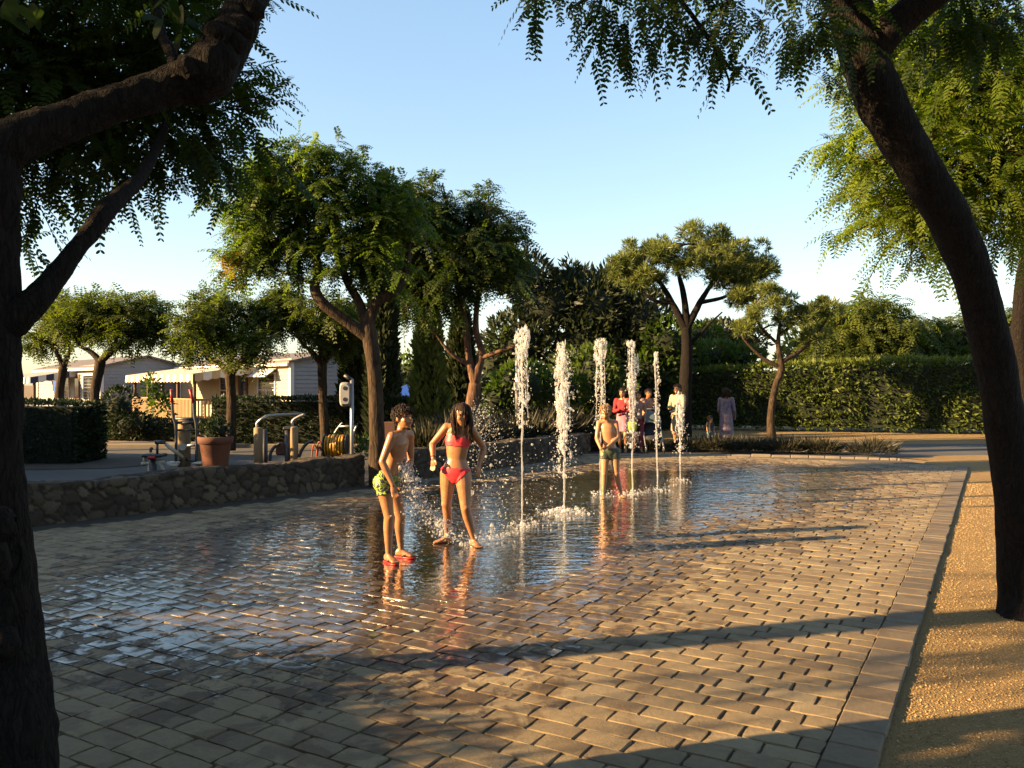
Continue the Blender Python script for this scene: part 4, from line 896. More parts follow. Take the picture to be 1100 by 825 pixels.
# trees and hedge outside the left of the picture: they throw the shade that lies there; hedges and young trees are added for it
def c0(mb, rg): sprays(mb, b0, 560, 6, .5, .26, rg, pairs=7, shell=.3, droop=.4, wl=.24, wr=.42)
t0 = [(-4.35, 3.55, -.05), (-4.4, 3.6, 1.2), (-4.3, 3.6, 2.4), (-4.6, 3.5, 3.4)]
b0 = [((-4.7, 3.35, 3.6), (.75, .7, .5)), ((-4.6, 3.2, 4.4), (1.0, .9, .7)), ((-5.0, 2.55, 2.75), (.5, .5, .5), .35), ((-4.9, 2.2, 3.3), (.5, .5, .4), .4)]
tree('shade_tree', 'feathery shade tree standing left of the picture', t0[0], [(t0, [.17, .15, .14, .1])], c0, M['bark_dark'], M['leaf_near'], 'feathery shade trees round the plaza', bl=b0, r0=.05, seed=20)
hedge('box_hedge', 'unseen hedge added left of the picture, stepped to shape the shade', [(-5, 1.8), (-5, 2.9), (-5, 3.8), (-5, 4.8)], [1.5, 1.36, 1.12, .7], .8, M['leaf_box'], 5000, .10, 124, 'hedges', bottom=-.02, lump=.05)  # added shade caster, heights set to the edge of the lower left shade
0 and bush('garden_shrub', 'round dark shrub left of the picture', [((-5.1, 4.25, .5), (.6, .65, .75)), ((-5, 3.35, .7), (.6, .65, .92)), ((-5, 2.4, 1.0), (.7, .8, 1.1)), ((-5, 1.4, 1.1), (.8, 1.0, 1.15))], 5000, .10, M['leaf_box'], 121, .5, None, 'shrub', trunk=False)
hedge('tall_hedge', 'unseen tall hedge added left of the picture as a sun blocker', [(-5.2, -7), (-5.2, -2), (-5.3, 1.55)], 3.8, 1.0, M['leaf_box'], 9000, .16, 123, 'hedges')  # added blocker: keeps the sun off the foreground and the near left trunk
hedge('tall_hedge', 'unseen hedge added beyond the left edge of the exercise yard to shade it', [(-10.5, 3.6), (-11.3, 9.0), (-11.8, 12.5), (-15.5, 15.5)], [2.7, 2.8, 2.8, 2.9], .9, M['leaf_box'], 12000, .14, 122, 'hedges')  # added out of view to put the yard and wall in shade
for i, (x, y) in enumerate([(-13.5, 7.0), (-15.5, 12.5)]):  # unseen young trees added for dappled shade
    q = [(x, y, -.05), (x + .1, y, 1.2), (x, y + .1, 2.4)]; bb = [((x, y, 3.2), (1.3, 1.3, .6)), ((x + .7, y + .4, 3.0), (.8, .8, .5))]
    def cc(mb, rg, bb=bb): sprays(mb, bb, 160, 6, .55, .3, rg, pairs=6, shell=.3, stalk=False)
    tree('shade_tree', 'unseen young tree added left of the picture for dappled shade', q[0], [(q, [.12, .1, .1])], cc, M['bark_mid'], M['leaf_mid'], 'feathery shade trees round the plaza', bl=bb, r0=.04, seed=130 + i)

bush('evergreen_tree', 'unseen evergreen canopy added above the camera to cut the sky light', [((-1.2, 1.2, 5.4), (2.2, 2.2, .8)), ((1.4, 0.6, 5.6), (2.2, 2.2, .8)), ((0, -2.6, 5.2), (2.8, 2.2, 1.0)), ((3.2, 2.2, 6.0), (1.8, 1.8, .7)), ((-1.5, 3.4, 6.2), (2, 1.7, .8)), ((1.8, 3.4, 6.4), (2, 1.6, .8)), ((-4.2, 1.2, 6.2), (1.8, 2, .8))], 7000, .22, M['leaf_near'], 125, .45, None, base=(-.6, -3.2, -.05))  # added overhead, out of view, to darken the sky fill on the foreground
# ================================================================ mobile homes
LD = np.array([-.681, .732]); GD = np.array([.732, .681])
def home(A, length, width, eave, ridge, root, wins, door=None, cream=None):
    A = np.array(A, float); base = -.02
    def pt(s, g, z): q = A + LD * s + GD * g; return [q[0], q[1], z]
    ax = np.array([[*LD, 0], [*GD, 0], [0, 0, 1.]])
    # lapped siding on each wall: every board leans out a little at its lower edge
    def clad(name, f, l, h_of, mat):
        mb = MB(); n = 17; hb = eave / 15
        for k in range(n + 8):
            z0, z1 = base + k * hb, base + (k + 1) * hb
            a0, a1 = h_of(z0); c0_, c1_ = h_of(z1)
            if c1_ - c0_ < .02 and a1 - a0 < .02: break
            if z0 >= ridge: break
            mb.add([f(a0, .03, z0), f(a1, .03, z0), f(c1_, .0, z1), f(c0_, .0, z1)], [[0, 1, 2, 3]]); mb.add([f(a0, .03, z0), f(a1, .03, z0), f(a1, .0, z0), f(a0, .0, z0)], [[0, 1, 2, 3]])
        mb.build(name, mat, root)
    lim = lambda z: (0, length) if z < eave + .01 else (0, 0)
    clad('wall', lambda s, o, z: pt(s, -o, z), length, lim, cream or M['siding'])
    def gl(z):
        if z <= eave: return (0, width)
        k = (z - eave) / (ridge - eave) * width / 2; return (min(k, width / 2), max(width - k, width / 2))
    clad('gable_wall', lambda g, o, z: pt(-o, g, z), width, gl, M['siding'])
    clad('gable_wall', lambda g, o, z: pt(length + o, g, z), width, gl, M['siding'])
    clad('wall', lambda s, o, z: pt(s, width + o, z), length, lim, M['siding'])
    mb = MB(); oh = .22
    for sgn in (0, 1):
        g0 = -oh if sgn == 0 else width + oh; zz = eave - oh * (ridge - eave) / (width / 2)
        q = [pt(-oh, g0, zz), pt(length + oh, g0, zz), pt(length + oh, width / 2, ridge), pt(-oh, width / 2, ridge)]
        q2 = [[a, b_, c + .09] for a, b_, c in q]; mb.add(q + q2, BOXF)
    mb.build('roof', M['roof'], root)
    for s, g in ((0, 0), (0, width), (length, 0)):
        mb = MB(); q = pt(s, g, eave / 2); box(mb, q, (.16, .16, eave), axes=ax, bev=.01); mb.build('corner_trim', M['trim'], root)
    mb = MB(); q = pt(length / 2, -oh - .04, eave - .10); box(mb, q, (length + 2 * oh, .10, .12), axes=ax, bev=.02); mb.build('gutter', M['trim'], root)
    for (s0, s1, z0, z1, blind) in wins:
        mb = MB(); cz = (z0 + z1) / 2; cs = (s0 + s1) / 2; fw = .07
        for q, sz in ((pt(s0, -.03, cz), (fw, .08, z1 - z0 + fw)), (pt(s1, -.03, cz), (fw, .08, z1 - z0 + fw)), (pt(cs, -.03, z0), (s1 - s0 - fw, .08, fw)), (pt(cs, -.03, z1), (s1 - s0 - fw, .08, fw)), (pt(cs, -.025, z0 + (z1 - z0) * .36), (s1 - s0 - fw, .05, .035)), (pt(cs, -.025, z0 + (z1 - z0) * .18), (.035, .05, (z1 - z0) * .34))): box(mb, q, sz, axes=ax)
        fr_ = mb.build('window', M['trim'], root)
        mb = MB(); box(mb, pt(cs, -.022, cz), (s1 - s0 - fw, .012, z1 - z0 - fw), axes=ax); mb.build('pane', M['glass'], fr_)
        if blind:
            mb = MB(); a, b_ = pt(s0 - .15, -.03, z1 + .22), pt(s1 + .15, -.03, z1 + .22); c, d = pt(s1 + .15, -.55, z1 - .12), pt(s0 - .15, -.55, z1 - .12)
            mb.add([a, b_, c, d] + [[x, y, z - .03] for x, y, z in (a, b_, c, d)], BOXF); mb.build('window_awning', M['trim'], root)
    if door:
        s0, s1 = door; mb = MB(); box(mb, pt((s0 + s1) / 2, -.03, 1.05), (s1 - s0, .05, 2.0), axes=ax, bev=.01); dr = mb.build('door', M['wood_dark'], root)
        mb = MB(); box(mb, pt((s0 + s1) / 2, -.058, 1.4), (s1 - s0 - .3, .012, .9), axes=ax); mb.build('pane', M['glass'], dr)
    return pt, ax
rR = empty('mobile_home', 'pale mobile home with grey roof and a window under a small white blind', 'mobile home', (-8.53, 32, 0), 'mobile homes')
ptR, axR = home((-8.53, 32), 10.9, 3.8, 2.42, 2.82, rR, [(1.25, 2.75, .95, 2.0, True), (5.2, 6.4, .9, 2.0, False)], (3.7, 4.6), M['siding_cream'])
rL = empty('mobile_home', 'farther pale mobile home at the left behind the spreading small tree', 'mobile home', (-18.85, 38, 0), 'mobile homes')
ptL, axL = home((-18.85, 38), 11, 4.0, 2.36, 2.85, rL, [(1.0, 2.6, .8, 2.0, False), (5.0, 6.6, .8, 2.0, False)], (3.2, 4.1))
def veranda(name, label, pt, ax, s0, s1, dep, hz0, hz1, stripes, posts_m, root_loc, rail=True, nposts=5):
    root = empty(name, label, 'veranda', root_loc, 'verandas of the mobile homes'); ss = np.linspace(s0, s1, nposts)
    for s in ss:
        mb = MB(); q = pt(s, -dep, hz0 / 2); box(mb, q, (.11, .11, hz0 + .02), axes=ax, bev=.01); mb.build('post', posts_m, root)
    mb = MB(); q = pt((s0 + s1) / 2, -dep / 2, .04); box(mb, q, (s1 - s0 + .3, dep + .2, .12), axes=ax); mb.build('deck', M['wood_dark'], root)
    if rail:
        mb = MB()
        box(mb, pt((s0 + s1) / 2, -dep - .07, .95), (s1 - s0 + .1, .05, .09), axes=ax); box(mb, pt((s0 + s1) / 2, -dep - .07, .22), (s1 - s0 + .1, .04, .07), axes=ax)
        for s in np.arange(s0 + .08, s1, .14): box(mb, pt(s, -dep - .11, .57), (.065, .022, .78), axes=ax)
        for g in np.arange(.2, dep, .14): box(mb, pt(s0 + .02, -g, .57), (.022, .065, .78), axes=ax)
        box(mb, pt(s0 + .05, -dep / 2, .95), (.05, dep - .1, .09), axes=ax)
        mb.build('railing', M['wood_rail'], root)
    mb = MB(); n = len(stripes) and int((s1 - s0 + .6) / .34); e = np.linspace(s0 - .3, s1 + .3, n + 1)
    for i in range(n):
        m_ = i % 2; a, c = e[i], e[i + 1]
        q = [pt(a, -.02, hz1), pt(c, -.02, hz1), pt(c, -dep - .3, hz0 + .02), pt(a, -dep - .3, hz0 + .02)]
        mb.add(q + [[x, y, z + .02] for x, y, z in q], BOXF, m_)
        dz = .26
        q = [pt(a, -dep - .3, hz0 + .02), pt(c, -dep - .3, hz0 + .02), pt(c, -dep - .33, hz0 + .02 - dz), pt((a + c) / 2, -dep - .33, hz0 - .03 - dz), pt(a, -dep - .33, hz0 + .02 - dz)]
        mb.add(q, [[0, 1, 2, 3, 4]], m_)
    for k in range(int((dep + .3) / .34)):
        g0, g1 = k * .34, min((k + 1) * .34, dep + .3); zz = lambda g: hz1 + (hz0 + .02 - hz1) * g / (dep + .3)
        mb.add([pt(e[0] - .01, -g0, zz(g0)), pt(e[0] - .01, -g1, zz(g1)), pt(e[0] - .01, -g1, zz(g1) - .28), pt(e[0] - .01, -(g0 + g1) / 2, zz((g0 + g1) / 2) - .33), pt(e[0] - .01, -g0, zz(g0) - .28)], [[0, 1, 2, 3, 4]], k % 2)
    mb.build('awning', stripes, root)
    return root
veranda('veranda', 'timber veranda with pale striped awning and slatted railing', ptR, axR, 2.9, 9.6, 2.6, 1.92, 2.36, [M['awn_white'], M['awn_yellow']], M['wood_dark'], ptR(3, -2.6, 0))
veranda('veranda', 'veranda under a navy and white striped awning at the far left', ptL, axL, 4.1, 8.6, 1.8, 1.86, 2.26, [M['awn_white'], M['awn_navy']], M['wood_dark'], ptL(4, -1.8, 0), rail=False, nposts=3)
mb = MB(); q = np.array(ptL(2.6, -1.2, 1.72)); n = 15
V = np.stack([np.stack([q + np.r_[LD * x, 0] * 1.0 + [0, 0, -z * (1 + .12 * math.sin(x * 9))] + np.r_[GD, 0] * .05 * math.sin(x * 11 + z * 2) for z in np.linspace(0, .5, 7)]) for x in np.linspace(-.75, .75, n)])
mb.add(V.reshape(-1, 3), grid_mesh(V), 0, True); tube(mb, [q + np.r_[LD, 0] * -1.6 + [0, 0, .01], q + np.r_[LD, 0] * 1.4 + [0, 0, .01]], .008, 5, m=1)
tag(mb.build('hanging_towel', [M['blue_cloth'], M['metal']]), 'bright blue towel hanging on a line before the left mobile home', 'towel')
# blue tarpaulin shelter far behind the boys
root = empty('blue_shelter', 'small blue canvas shelter far behind, between the dark cypresses', 'shelter', (X(437, 26), 26, 0))
mb = MB(); c = np.array([X(437, 26), 26, 0]); q = [c + [-.7, -.7, 1.25], c + [.7, -.7, 1.2], c + [.7, .7, 1.2], c + [-.7, .7, 1.25]]
for i in range(4): mb.add([q[i], q[(i + 1) % 4], c + [0, 0, 1.55]], [[0, 1, 2]]); mb.add([q[i], q[(i + 1) % 4], q[(i + 1) % 4] * [1, 1, .75], q[i] * [1, 1, .75]], [[0, 1, 2, 3]])
mb.add([q[0], q[3], q[3] * [1, 1, 0], q[0] * [1, 1, 0]], [[0, 1, 2, 3]]); mb.build('canvas', M['blue_cloth'], root)
for i in range(4):
    mb = MB(); tube(mb, [q[i] * [1, 1, 0], q[i]], .02, 6); mb.build('pole', M['metal'], root)

# ================================================================ exercise yard
# terracotta pot standing on the wall
pc = np.array([X(231.5, 11.1), 11.1, .455]); root = empty('flower_pot', 'terracotta pot with a dark rounded plant standing on the stone wall', 'plant pot', pc, None)
mb = MB(); lathe(mb, [(.02, 0), (.155, 0), (.165, .02), (.20, .30), (.205, .305), (.225, .31), (.232, .39), (.225, .40), (.205, .40), (.20, .34), (.01, .34)], pc, 32); mb.build('pot', M['terracotta'], root)
mb = MB(); rg = np.random.default_rng(5); bl = [(pc + [0, 0, .47], (.20, .2, .16)), (pc + [-.05, .02, .52], (.13, .13, .13))]; p, o, k = in_blobs(bl, 900, rg, .5); cards(mb, p, nrm(o + rg.normal(0, .5, (900, 3)) + [0, 0, .2]), rg.uniform(.03, .07, 900), .5, 0, None, rg); globals()['blobs'](mb, np.array([q[0] for q in bl]), np.array([q[1] for q in bl]) * .7, ICO2, 1); mb.build('plant', [M['leaf_box'], M['hedge_core']], root)
def part_tube(root, name, mat, *tubes, sides=10):
    mb = MB()
    for pts, r in tubes: tube(mb, pts, r, sides)
    return mb.build(name, mat, root)
def post(root, px, d, top_y, r, name='post', mat='wood_post'):
    c = np.array([X(px, d), d, 0]); h = Z(top_y, d); mb = MB(); lathe(mb, [(.001, -.05), (r, -.05), (r, h - .015), (r - .012, h), (.001, h)], c, 18); return mb.build(name, M[mat], root)
d = 12.6
root = empty('exercise_machine', 'outdoor exercise machine with wooden post, red gripped levers and footrests left of the pot', 'exercise machine', (X(198, d), d, 0), 'outdoor exercise machines')
post(root, 198, d, 451, .092)
for (x0, x1, x2, sgn) in ((189, 185, 184, -1), (211, 208, 204, 1)):
    lv = part_tube(root, 'lever', M['metal_dark'], ([P(x0, 497, d - .15), P(x0, 460, d - .15), P(x1 + 1, 447, d - .15), P(x1, 430, d - .15)], .022), ([P(x0, 496, d - .15), P(198, 493, d - .05)], .02))
    part_tube(lv, 'grip', M['red'], ([P(x1, 433, d - .15), P(x2, 418, d - .18)], .022))
    mb = MB(); box(mb, P(x0 + 4 * sgn, 497, d - .2), (.14, .26, .03), bev=.01); mb.build('footrest', M['cream_paint'], root)
part_tube(root, 'crossbar', M['metal_dark'], ([P(186, 450, d), P(213, 450, d)], .025), ([P(190, 454, d - .12), P(210, 454, d - .12)], .022), ([P(190, 462, d - .12), P(210, 462, d - .12)], .018))
part_tube(root, 'hub', M['metal'], ([P(196, 480, d - .16), P(196, 480, d + .02)], .055), ([P(199, 479, d - .12), P(215, 477, d - .12)], .024))
post(root, 216.5, d + .1, 478, .075)
d = 12.2
root = empty('exercise_machine', 'low outdoor exercise seat with cream frame and dark pad at the left end', 'exercise machine', (X(165, d), d, 0), 'outdoor exercise machines')
mb = MB(); box(mb, P(166, 489, d), (.30, .26, .05), bev=.02); mb.build('seat', M['black'], root)
mb = MB(); box(mb, P(163.5, 491.5, d - .1), (.13, .10, .05), bev=.02); mb.build('pad', M['red'], root)
part_tube(root, 'frame', M['cream_paint'], ([P(152, 498, d), P(177, 496, d)], .022), ([P(155, 499, d), P(155, 487, d)], .02), ([P(160, 498, d), P(160, 522, d)], .018), ([P(172, 497, d), P(177, 508, d), P(179, 522, d)], .022), ([P(178, 477, d), P(196, 491, d + .2)], .028), ([P(179, 497, d), P(184, 500, d), P(190, 499, d + .1), P(192, 496, d + .1)], .025))
part_tube(root, 'lever', M['metal_dark'], ([P(169, 488, d), P(169, 475, d)], .018), ([P(167, 475, d), P(177, 475, d)], .03), ([P(162, 486, d), P(162, 482, d), P(164, 482, d)], .02))
mb = MB(); lathe(mb, [(.001, -.05), (.05, -.05), (.05, Z(490, d)), (.001, Z(490, d))], (X(164.5, d), d, 0), 14); mb.build('post', M['metal_dark'], root)
d = 12.9
root = empty('exercise_machine', 'outdoor stepper with two wooden posts and bent steel handrails right of the pot', 'exercise machine', (X(298, d), d, 0), 'outdoor exercise machines')
post(root, 277.5, d, 459, .07); post(root, 316, d, 458, .062)
mb = MB(); lathe(mb, [(.001, -.05), (.045, -.05), (.045, Z(462, d)), (.001, Z(462, d))], (X(284.5, d + .3), d + .3, 0), 14); lathe(mb, [(.001, -.05), (.045, -.05), (.045, Z(462, d)), (.001, Z(462, d))], (X(309, d + .1), d + .1, 0), 14); box(mb, P(309, 460, d + .1), (.13, .12, .06), bev=.02); mb.build('support', M['metal_dark'], root)
for q in ([P(276, 459, d), P(276.5, 454, d), P(283, 449, d), P(292, 446, d + .2), P(324, 444.5, d + 1.2)], [P(314, 458, d), P(314.5, 452, d), P(320, 448, d), P(327, 445, d)]): part_tube(root, 'handrail', M['metal'], (q, .022))
for q in ([P(290, 495, d), P(291, 486, d), P(295, 480, d), P(301, 476, d)], [P(321, 491, d), P(325, 482, d), P(330, 476, d), P(337, 473, d)]): part_tube(root, 'pedal', M['metal_dark'], (q, .025))
mb = MB(); box(mb, P(302, 482, d + .1), (.16, .06, .20), bev=.02, rz=.2); mb.build('panel', M['wood_dark'], root)
d = 13.0
root = empty('service_post', 'slim grey pole carrying an oblong grey box with two dark round holes', 'post', (X(378, d), d, 0))
part_tube(root, 'pole', M['metal'], ([P(378, 413 + F * EYE / d, d), P(378, 407, d)], .03))
mb = MB(); c = P(371, 423.5, d - .02); n = 12; hw_, hh_ = .085, .19
for k, (y0, y1) in enumerate(((-.06, .06),)):
    a = np.linspace(0, 2 * math.pi, 32, endpoint=False); sup = lambda t: np.sign(t) * np.abs(t) ** .45
    q = np.stack([sup(np.cos(a)) * hw_, sup(np.sin(a)) * hh_], 1); rings = [(.8, y0), (.97, y0 + .01), (1, y0 + .03), (1, y1 - .03), (.97, y1 - .01), (.8, y1)]
    V = np.stack([np.column_stack([c[0] + q[:, 0] * s, np.full(32, c[1] + y), c[2] + q[:, 1] * s]) for s, y in rings]); m_ = 32
    f = [[i * m_ + j, i * m_ + (j + 1) % m_, (i + 1) * m_ + (j + 1) % m_, (i + 1) * m_ + j] for i in range(5) for j in range(m_)]
    mb.add(V.reshape(-1, 3), f, 0, True); mb.f.append((np.arange(m_)[None], 0, False)); mb.f.append((np.arange(m_)[None] + 5 * m_, 0, False))
bx = mb.build('box', M['white_plastic'], root)
for y in (417, 429):
    mb = MB(); q = P(370.5, y, d - .085); tube(mb, [q, q + [0, .012, 0]], .032, 16); mb.build('round_hole', M['black'], bx)
part_tube(root, 'bracket', M['metal_dark'], ([P(378, 408, d), P(370, 403, d)], .03), ([P(378, 416, d), P(372, 416, d)], .02))
d = 13.3
root = empty('hose_reel', 'reel cart wound with yellow and red garden hose behind the stone wall', 'hose reel', (X(362, d), d, 0))
c = P(361, 479, d); a = np.linspace(0, 2 * math.pi * 16, 16 * 22); s_ = np.linspace(-.16, .16, len(a))
rr = .135 + .03 * np.sin(a * .37) + .012 * rng.normal(0, 1, len(a)).cumsum() / 12
mb = MB(); tube(mb, np.column_stack([c[0] + s_, c[1] + np.cos(a) * rr, c[2] + np.sin(a) * rr]), .013, 6, n=len(a)); rr2 = rr + .018; tube(mb, np.column_stack([c[0] - s_ * .8, c[1] + np.cos(a + 1) * rr2, c[2] + np.sin(a + 1) * rr2]), .012, 6, n=len(a)); mb.build('hose', M['yellow_hose'], root)
mb = MB(); rg = np.random.default_rng(3)
for k in range(7):
    p0 = c + [-.16 + rg.normal(0, .05), -.1, -.05 + rg.normal(0, .08)]; tube(mb, [p0, p0 + [-.08, 0, .12 * rg.random()], p0 + [-.12, .05, -.25], p0 + [-.05, .05, -.45]], .011, 6)
mb.build('hose', M['red_hose'], root)
fr_ = part_tube(root, 'frame', M['metal'], ([P(350, 490, d), P(358, 468, d), P(365, 457, d), P(368, 454, d)], .014), ([P(373, 490, d), P(380, 465, d), P(383, 457, d)], .014), ([P(364, 458, d), P(383, 457.5, d)], .014), ([P(350, 490, d), P(352, 505, d)], .014), ([P(373, 490, d), P(374, 505, d)], .014))
for s in (-.18, .18):
    mb = MB(); tube(mb, [c + [s - .008, 0, 0], c + [s + .008, 0, 0]], .2, 24); mb.build('flange', M['metal_dark'], root)
# grey pole behind the first jet
root = empty('lamp_post', 'thin grey post with small box behind the first jet', 'post', (X(556, 20), 20, 0)); part_tube(root, 'pole', M['metal'], ([(X(556, 20), 20, 0), P(556, 352, 20)], .06)); mb = MB(); box(mb, P(555, 415, 19.9), (.14, .12, .22), bev=.02); mb.build('box', M['white_plastic'], root)
# square timber bollard beside the forked trunk
mb = MB(); c = np.array([X(419, 14.2), 14.2, 0]); h = Z(453, 14.2); box(mb, c + [0, 0, h / 2], (.20, .12, h), bev=.012); tag(mb.build('timber_post', M['wood_dark'], None, loc=c), 'square brown timber post between the forked trunk and the boy', 'post')
# ================================================================ water jets and splashes
def drops(mb, p, r, rg, stretch=None, I=ICO1, jit=.35):
    N = len(p); s = r[:, None] * rg.uniform(1 - jit, 1 + jit, (N, 3))
    if stretch is not None: s[:, 2] *= stretch
    blobs(mb, p, s, I, 0, True)
def jet(px, by, ty, label, bulb, strands, thin, seed, sway=0., fall=None, fizz=0):
    """bulb: (top fraction, bottom fraction, half width m, count); strands: [(dx top, dx bottom, top frac, bottom frac, r)]"""
    rg = np.random.default_rng(seed); d = F * EYE / (by - HY); H = Z(ty, d); c = np.array([X(px, d), d, -.01])
    root = empty('fountain_jet', label, 'water jet', c, 'water jets of the plaza fountain')
    mb = MB(); n = 34; zz = np.linspace(0, H * .97, n)
    wob = np.cumsum(rg.normal(0, .0022, (n, 2)), 0) + np.outer(np.linspace(0, 1, n) ** 2, [sway, 0])
    pts = np.column_stack([c[0] + wob[:, 0], c[1] + wob[:, 1], c[2] + zz]); rad = thin * .5 * (1 + .4 * zz / H) * rg.uniform(.65, 1.4, n)
    tube(mb, pts, list(rad), 7, n=n * 3, rough=.35, seed=seed, freq=30)
    for dx0, dx1, f0, f1, r in strands:
        m_ = 12; f = np.linspace(f0, f1, m_); x = dx0 + (dx1 - dx0) * np.sqrt(np.linspace(0, 1, m_)) + rg.normal(0, .006, m_)
        tube(mb, np.column_stack([c[0] + sway * f + x, c[1] + rg.normal(0, .03) + rg.normal(0, .006, m_), c[2] + H * f]), list(r * .55 * rg.uniform(.3, 1.6, m_)), 6, n=40, rough=.4, seed=seed + 1, freq=30)
    mb.build('water_stream', M['spray'], root)
    mb = MB()
    f0, f1, hw_, cnt = bulb; cnt = int(cnt * .95); hw_ *= 1.2
    t = rg.random(cnt); w_ = hw_ * (np.sin(np.pi * np.clip(.12 + t * .8, 0, 1)) ** .6) * (1 - .45 * t)
    a = rg.random(cnt) * 6.283; u = np.sqrt(rg.random(cnt))
    p = np.column_stack([c[0] + sway * (f0 + (f1 - f0) * t) + np.cos(a) * u * w_, c[1] + np.sin(a) * u * w_, c[2] + H * (f0 + (f1 - f0) * t)])
    p[:, 0] += vnoise(p * [3, 3, 6], seed) * hw_ * .3
    drops(mb, p, rg.gamma(1.3, .0034, cnt) + .0016, rg, rg.uniform(1, 3.4, cnt))
    if fall:
        f2, f3, w2, k = fall; k = int(k * 1.8); t = rg.random(k); p = np.column_stack([c[0] + rg.normal(0, w2, k) * (.7 + .5 * t), c[1] + rg.normal(0, w2, k), c[2] + H * (f2 + (f3 - f2) * t)])
        drops(mb, p, rg.gamma(1.5, .0026, k) + .0014, rg, rg.uniform(1, 2.2, k))
    if fizz:
        a = rg.random(fizz) * 6.283; rr = np.abs(rg.normal(0, .17, fizz)); p = np.column_stack([c[0] + np.cos(a) * rr, c[1] + np.sin(a) * rr, np.abs(rg.normal(0, .035, fizz)) * np.exp(-rr * 3) + .0])
        drops(mb, p, rg.gamma(2, .0028, fizz) + .002, rg)
    tag(mb.build('droplets', M['spray'], root), kind='stuff')
jet(560.5, 565, 352, 'leftmost and tallest jet with a rounded head and thin foot', (1.0, .87, .115, 380), [(.03, .07, .93, .55, .010), (-.05, -.02, .9, .62, .010), (.05, .05, .95, .6, .009), (-.02, .01, .95, .5, .012)], .015, 201, .0, (.92, .5, .045, 260), 60)
jet(606, 550, 365, 'broad ragged jet between the tallest jet and the blond boy, white splash at its foot', (.99, .34, .085, 950), [(-.03, -.07, .97, .5, .016), (.03, .08, .95, .5, .016), (0, -.03, .9, .35, .018), (.02, .05, .8, .4, .015)], .020, 202, -.03, (.95, .2, .075, 520), 260)
jet(645, 532, 363, 'jet with rounded head falling behind the blond boy', (1.0, .84, .095, 300), [(-.05, -.06, .93, .5, .012), (.05, .06, .93, .45, .013), (0, .06, .8, .45, .010)], .016, 203, .0, (.88, .4, .05, 260), 80)
jet(679, 530, 367, 'thick frothy jet right of the blond boy', (1.0, .62, .085, 520), [(-.03, -.03, .95, .45, .014), (.04, .05, .93, .55, .014), (0, .03, .9, .4, .012)], .016, 204, .0, (.9, .3, .05, 320), 60)
jet(706, 527, 377, 'slender straight jet with small head, second from the right', (1.0, .93, .035, 60), [(.0, -.03, .98, .9, .014)], .018, 205, -.02, (.95, .3, .022, 160), 60)
jet(730.5, 516, 420, 'lowest jet at the right, in front of the cream robed woman', (1.0, .5, .075, 240), [(-.03, -.05, .95, .5, .012), (.03, .05, .95, .5, .012)], .018, 206, -.02, (.95, .3, .05, 200), 60)
def cloud(name, label, segs, seed):
    rg = np.random.default_rng(seed); mb = MB()
    for (path, width, n, r) in segs:
        n = int(n * 1.7)
        path = np.array(path, float); t = rg.random(n); q = spline(path, 60)[(t * 59).astype(int)]
        w_ = np.interp(t, np.linspace(0, 1, len(width)), width)[:, None]
        p = q + rg.normal(0, 1, (n, 3)) * w_; p[:, 2] = np.maximum(p[:, 2], .002)
        drops(mb, p, rg.gamma(1.3, r * .42, n) + r * .18, rg, rg.uniform(.8, 1.6, n))
    tag(mb.build(name, M['spray']), label, 'splash', kind='stuff')
cloud('water_splash', 'water kicked up between the boy in lime shorts and the girl', [
    ([P(434, 497, 7.25), P(440, 520, 7.25), P(452, 545, 7.35), P(478, 568, 7.5)], [.035, .05, .07, .06], 1100, .006),
    ([P(436, 505, 7.2), P(444, 535, 7.2), P(442, 560, 7.3)], [.03, .06, .08], 380, .0045),
    ([P(470, 560, 7.6), P(495, 580, 7.8), P(560, 585, 8.2)], [.04, .04, .06], 260, .005)], 301)
cloud('water_splash', 'fine spray bursting at the right side of the girl', [
    ([P(507, 455, 8.0), P(515, 445, 8.1), P(520, 470, 8.2), P(512, 492, 8.2)], [.05, .10, .15, .12], 800, .0034),
    ([P(515, 500, 8.2), P(525, 540, 8.4), P(530, 575, 8.5)], [.16, .2, .16], 420, .004),
    ([P(540, 480, 8.8), P(580, 530, 9.2), P(600, 560, 9.6)], [.25, .3, .2], 420, .004)], 302)
cloud('water_splash', 'low white splash on the wet paving at the foot of the jets', [
    ([P(500, 583, 8.0), P(545, 575, 8.6), P(575, 560, 9.4)], [.03, .05, .05], 260, .0045),
    ([P(580, 553, 9.9), P(606, 550, 10.05), P(632, 552, 9.9)], [.03, .04, .03], 200, .005),
    ([P(640, 535, 11.3), P(680, 531, 11.7), P(730, 520, 12.9)], [.04, .04, .04], 220, .005)], 303)

# ================================================================ people
def loft(mb, secs, n=22, e=.9):
    a = np.linspace(0, 2 * math.pi, n, endpoint=False); sg = lambda t: np.sign(t) * np.abs(t) ** e
    V = np.stack([c + np.outer(sg(np.cos(a)) * rx, ax) + np.outer(sg(np.sin(a)) * ry, ay) for c, ax, ay, rx, ry in secs])
    m_ = len(secs); f = [[i * n + j, i * n + (j + 1) % n, (i + 1) * n + (j + 1) % n, (i + 1) * n + j] for i in range(m_ - 1) for j in range(n)]
    n0 = mb.n; mb.add(V.reshape(-1, 3), f, 0, True)
    mb.f.append((np.arange(n)[::-1][None] + n0, 0, True)); mb.f.append((np.arange(n)[None] + n0 + (m_ - 1) * n, 0, True))
def ellip(mb, c, axes, r, I=ICO3):
    v, f = I; mb.add(np.asarray(c) + (v * np.asarray(r)) @ np.asarray(axes), f, 0, True)
def bone(mb, pts, rad, sides=14):
    tube(mb, pts, rad, sides, n=(len(pts) - 1) * 8 + 1)
    ellip(mb, pts[0], np.eye(3), [rad[0]] * 3, ICO2); ellip(mb, pts[-1], np.eye(3), [rad[-1]] * 3, ICO2)
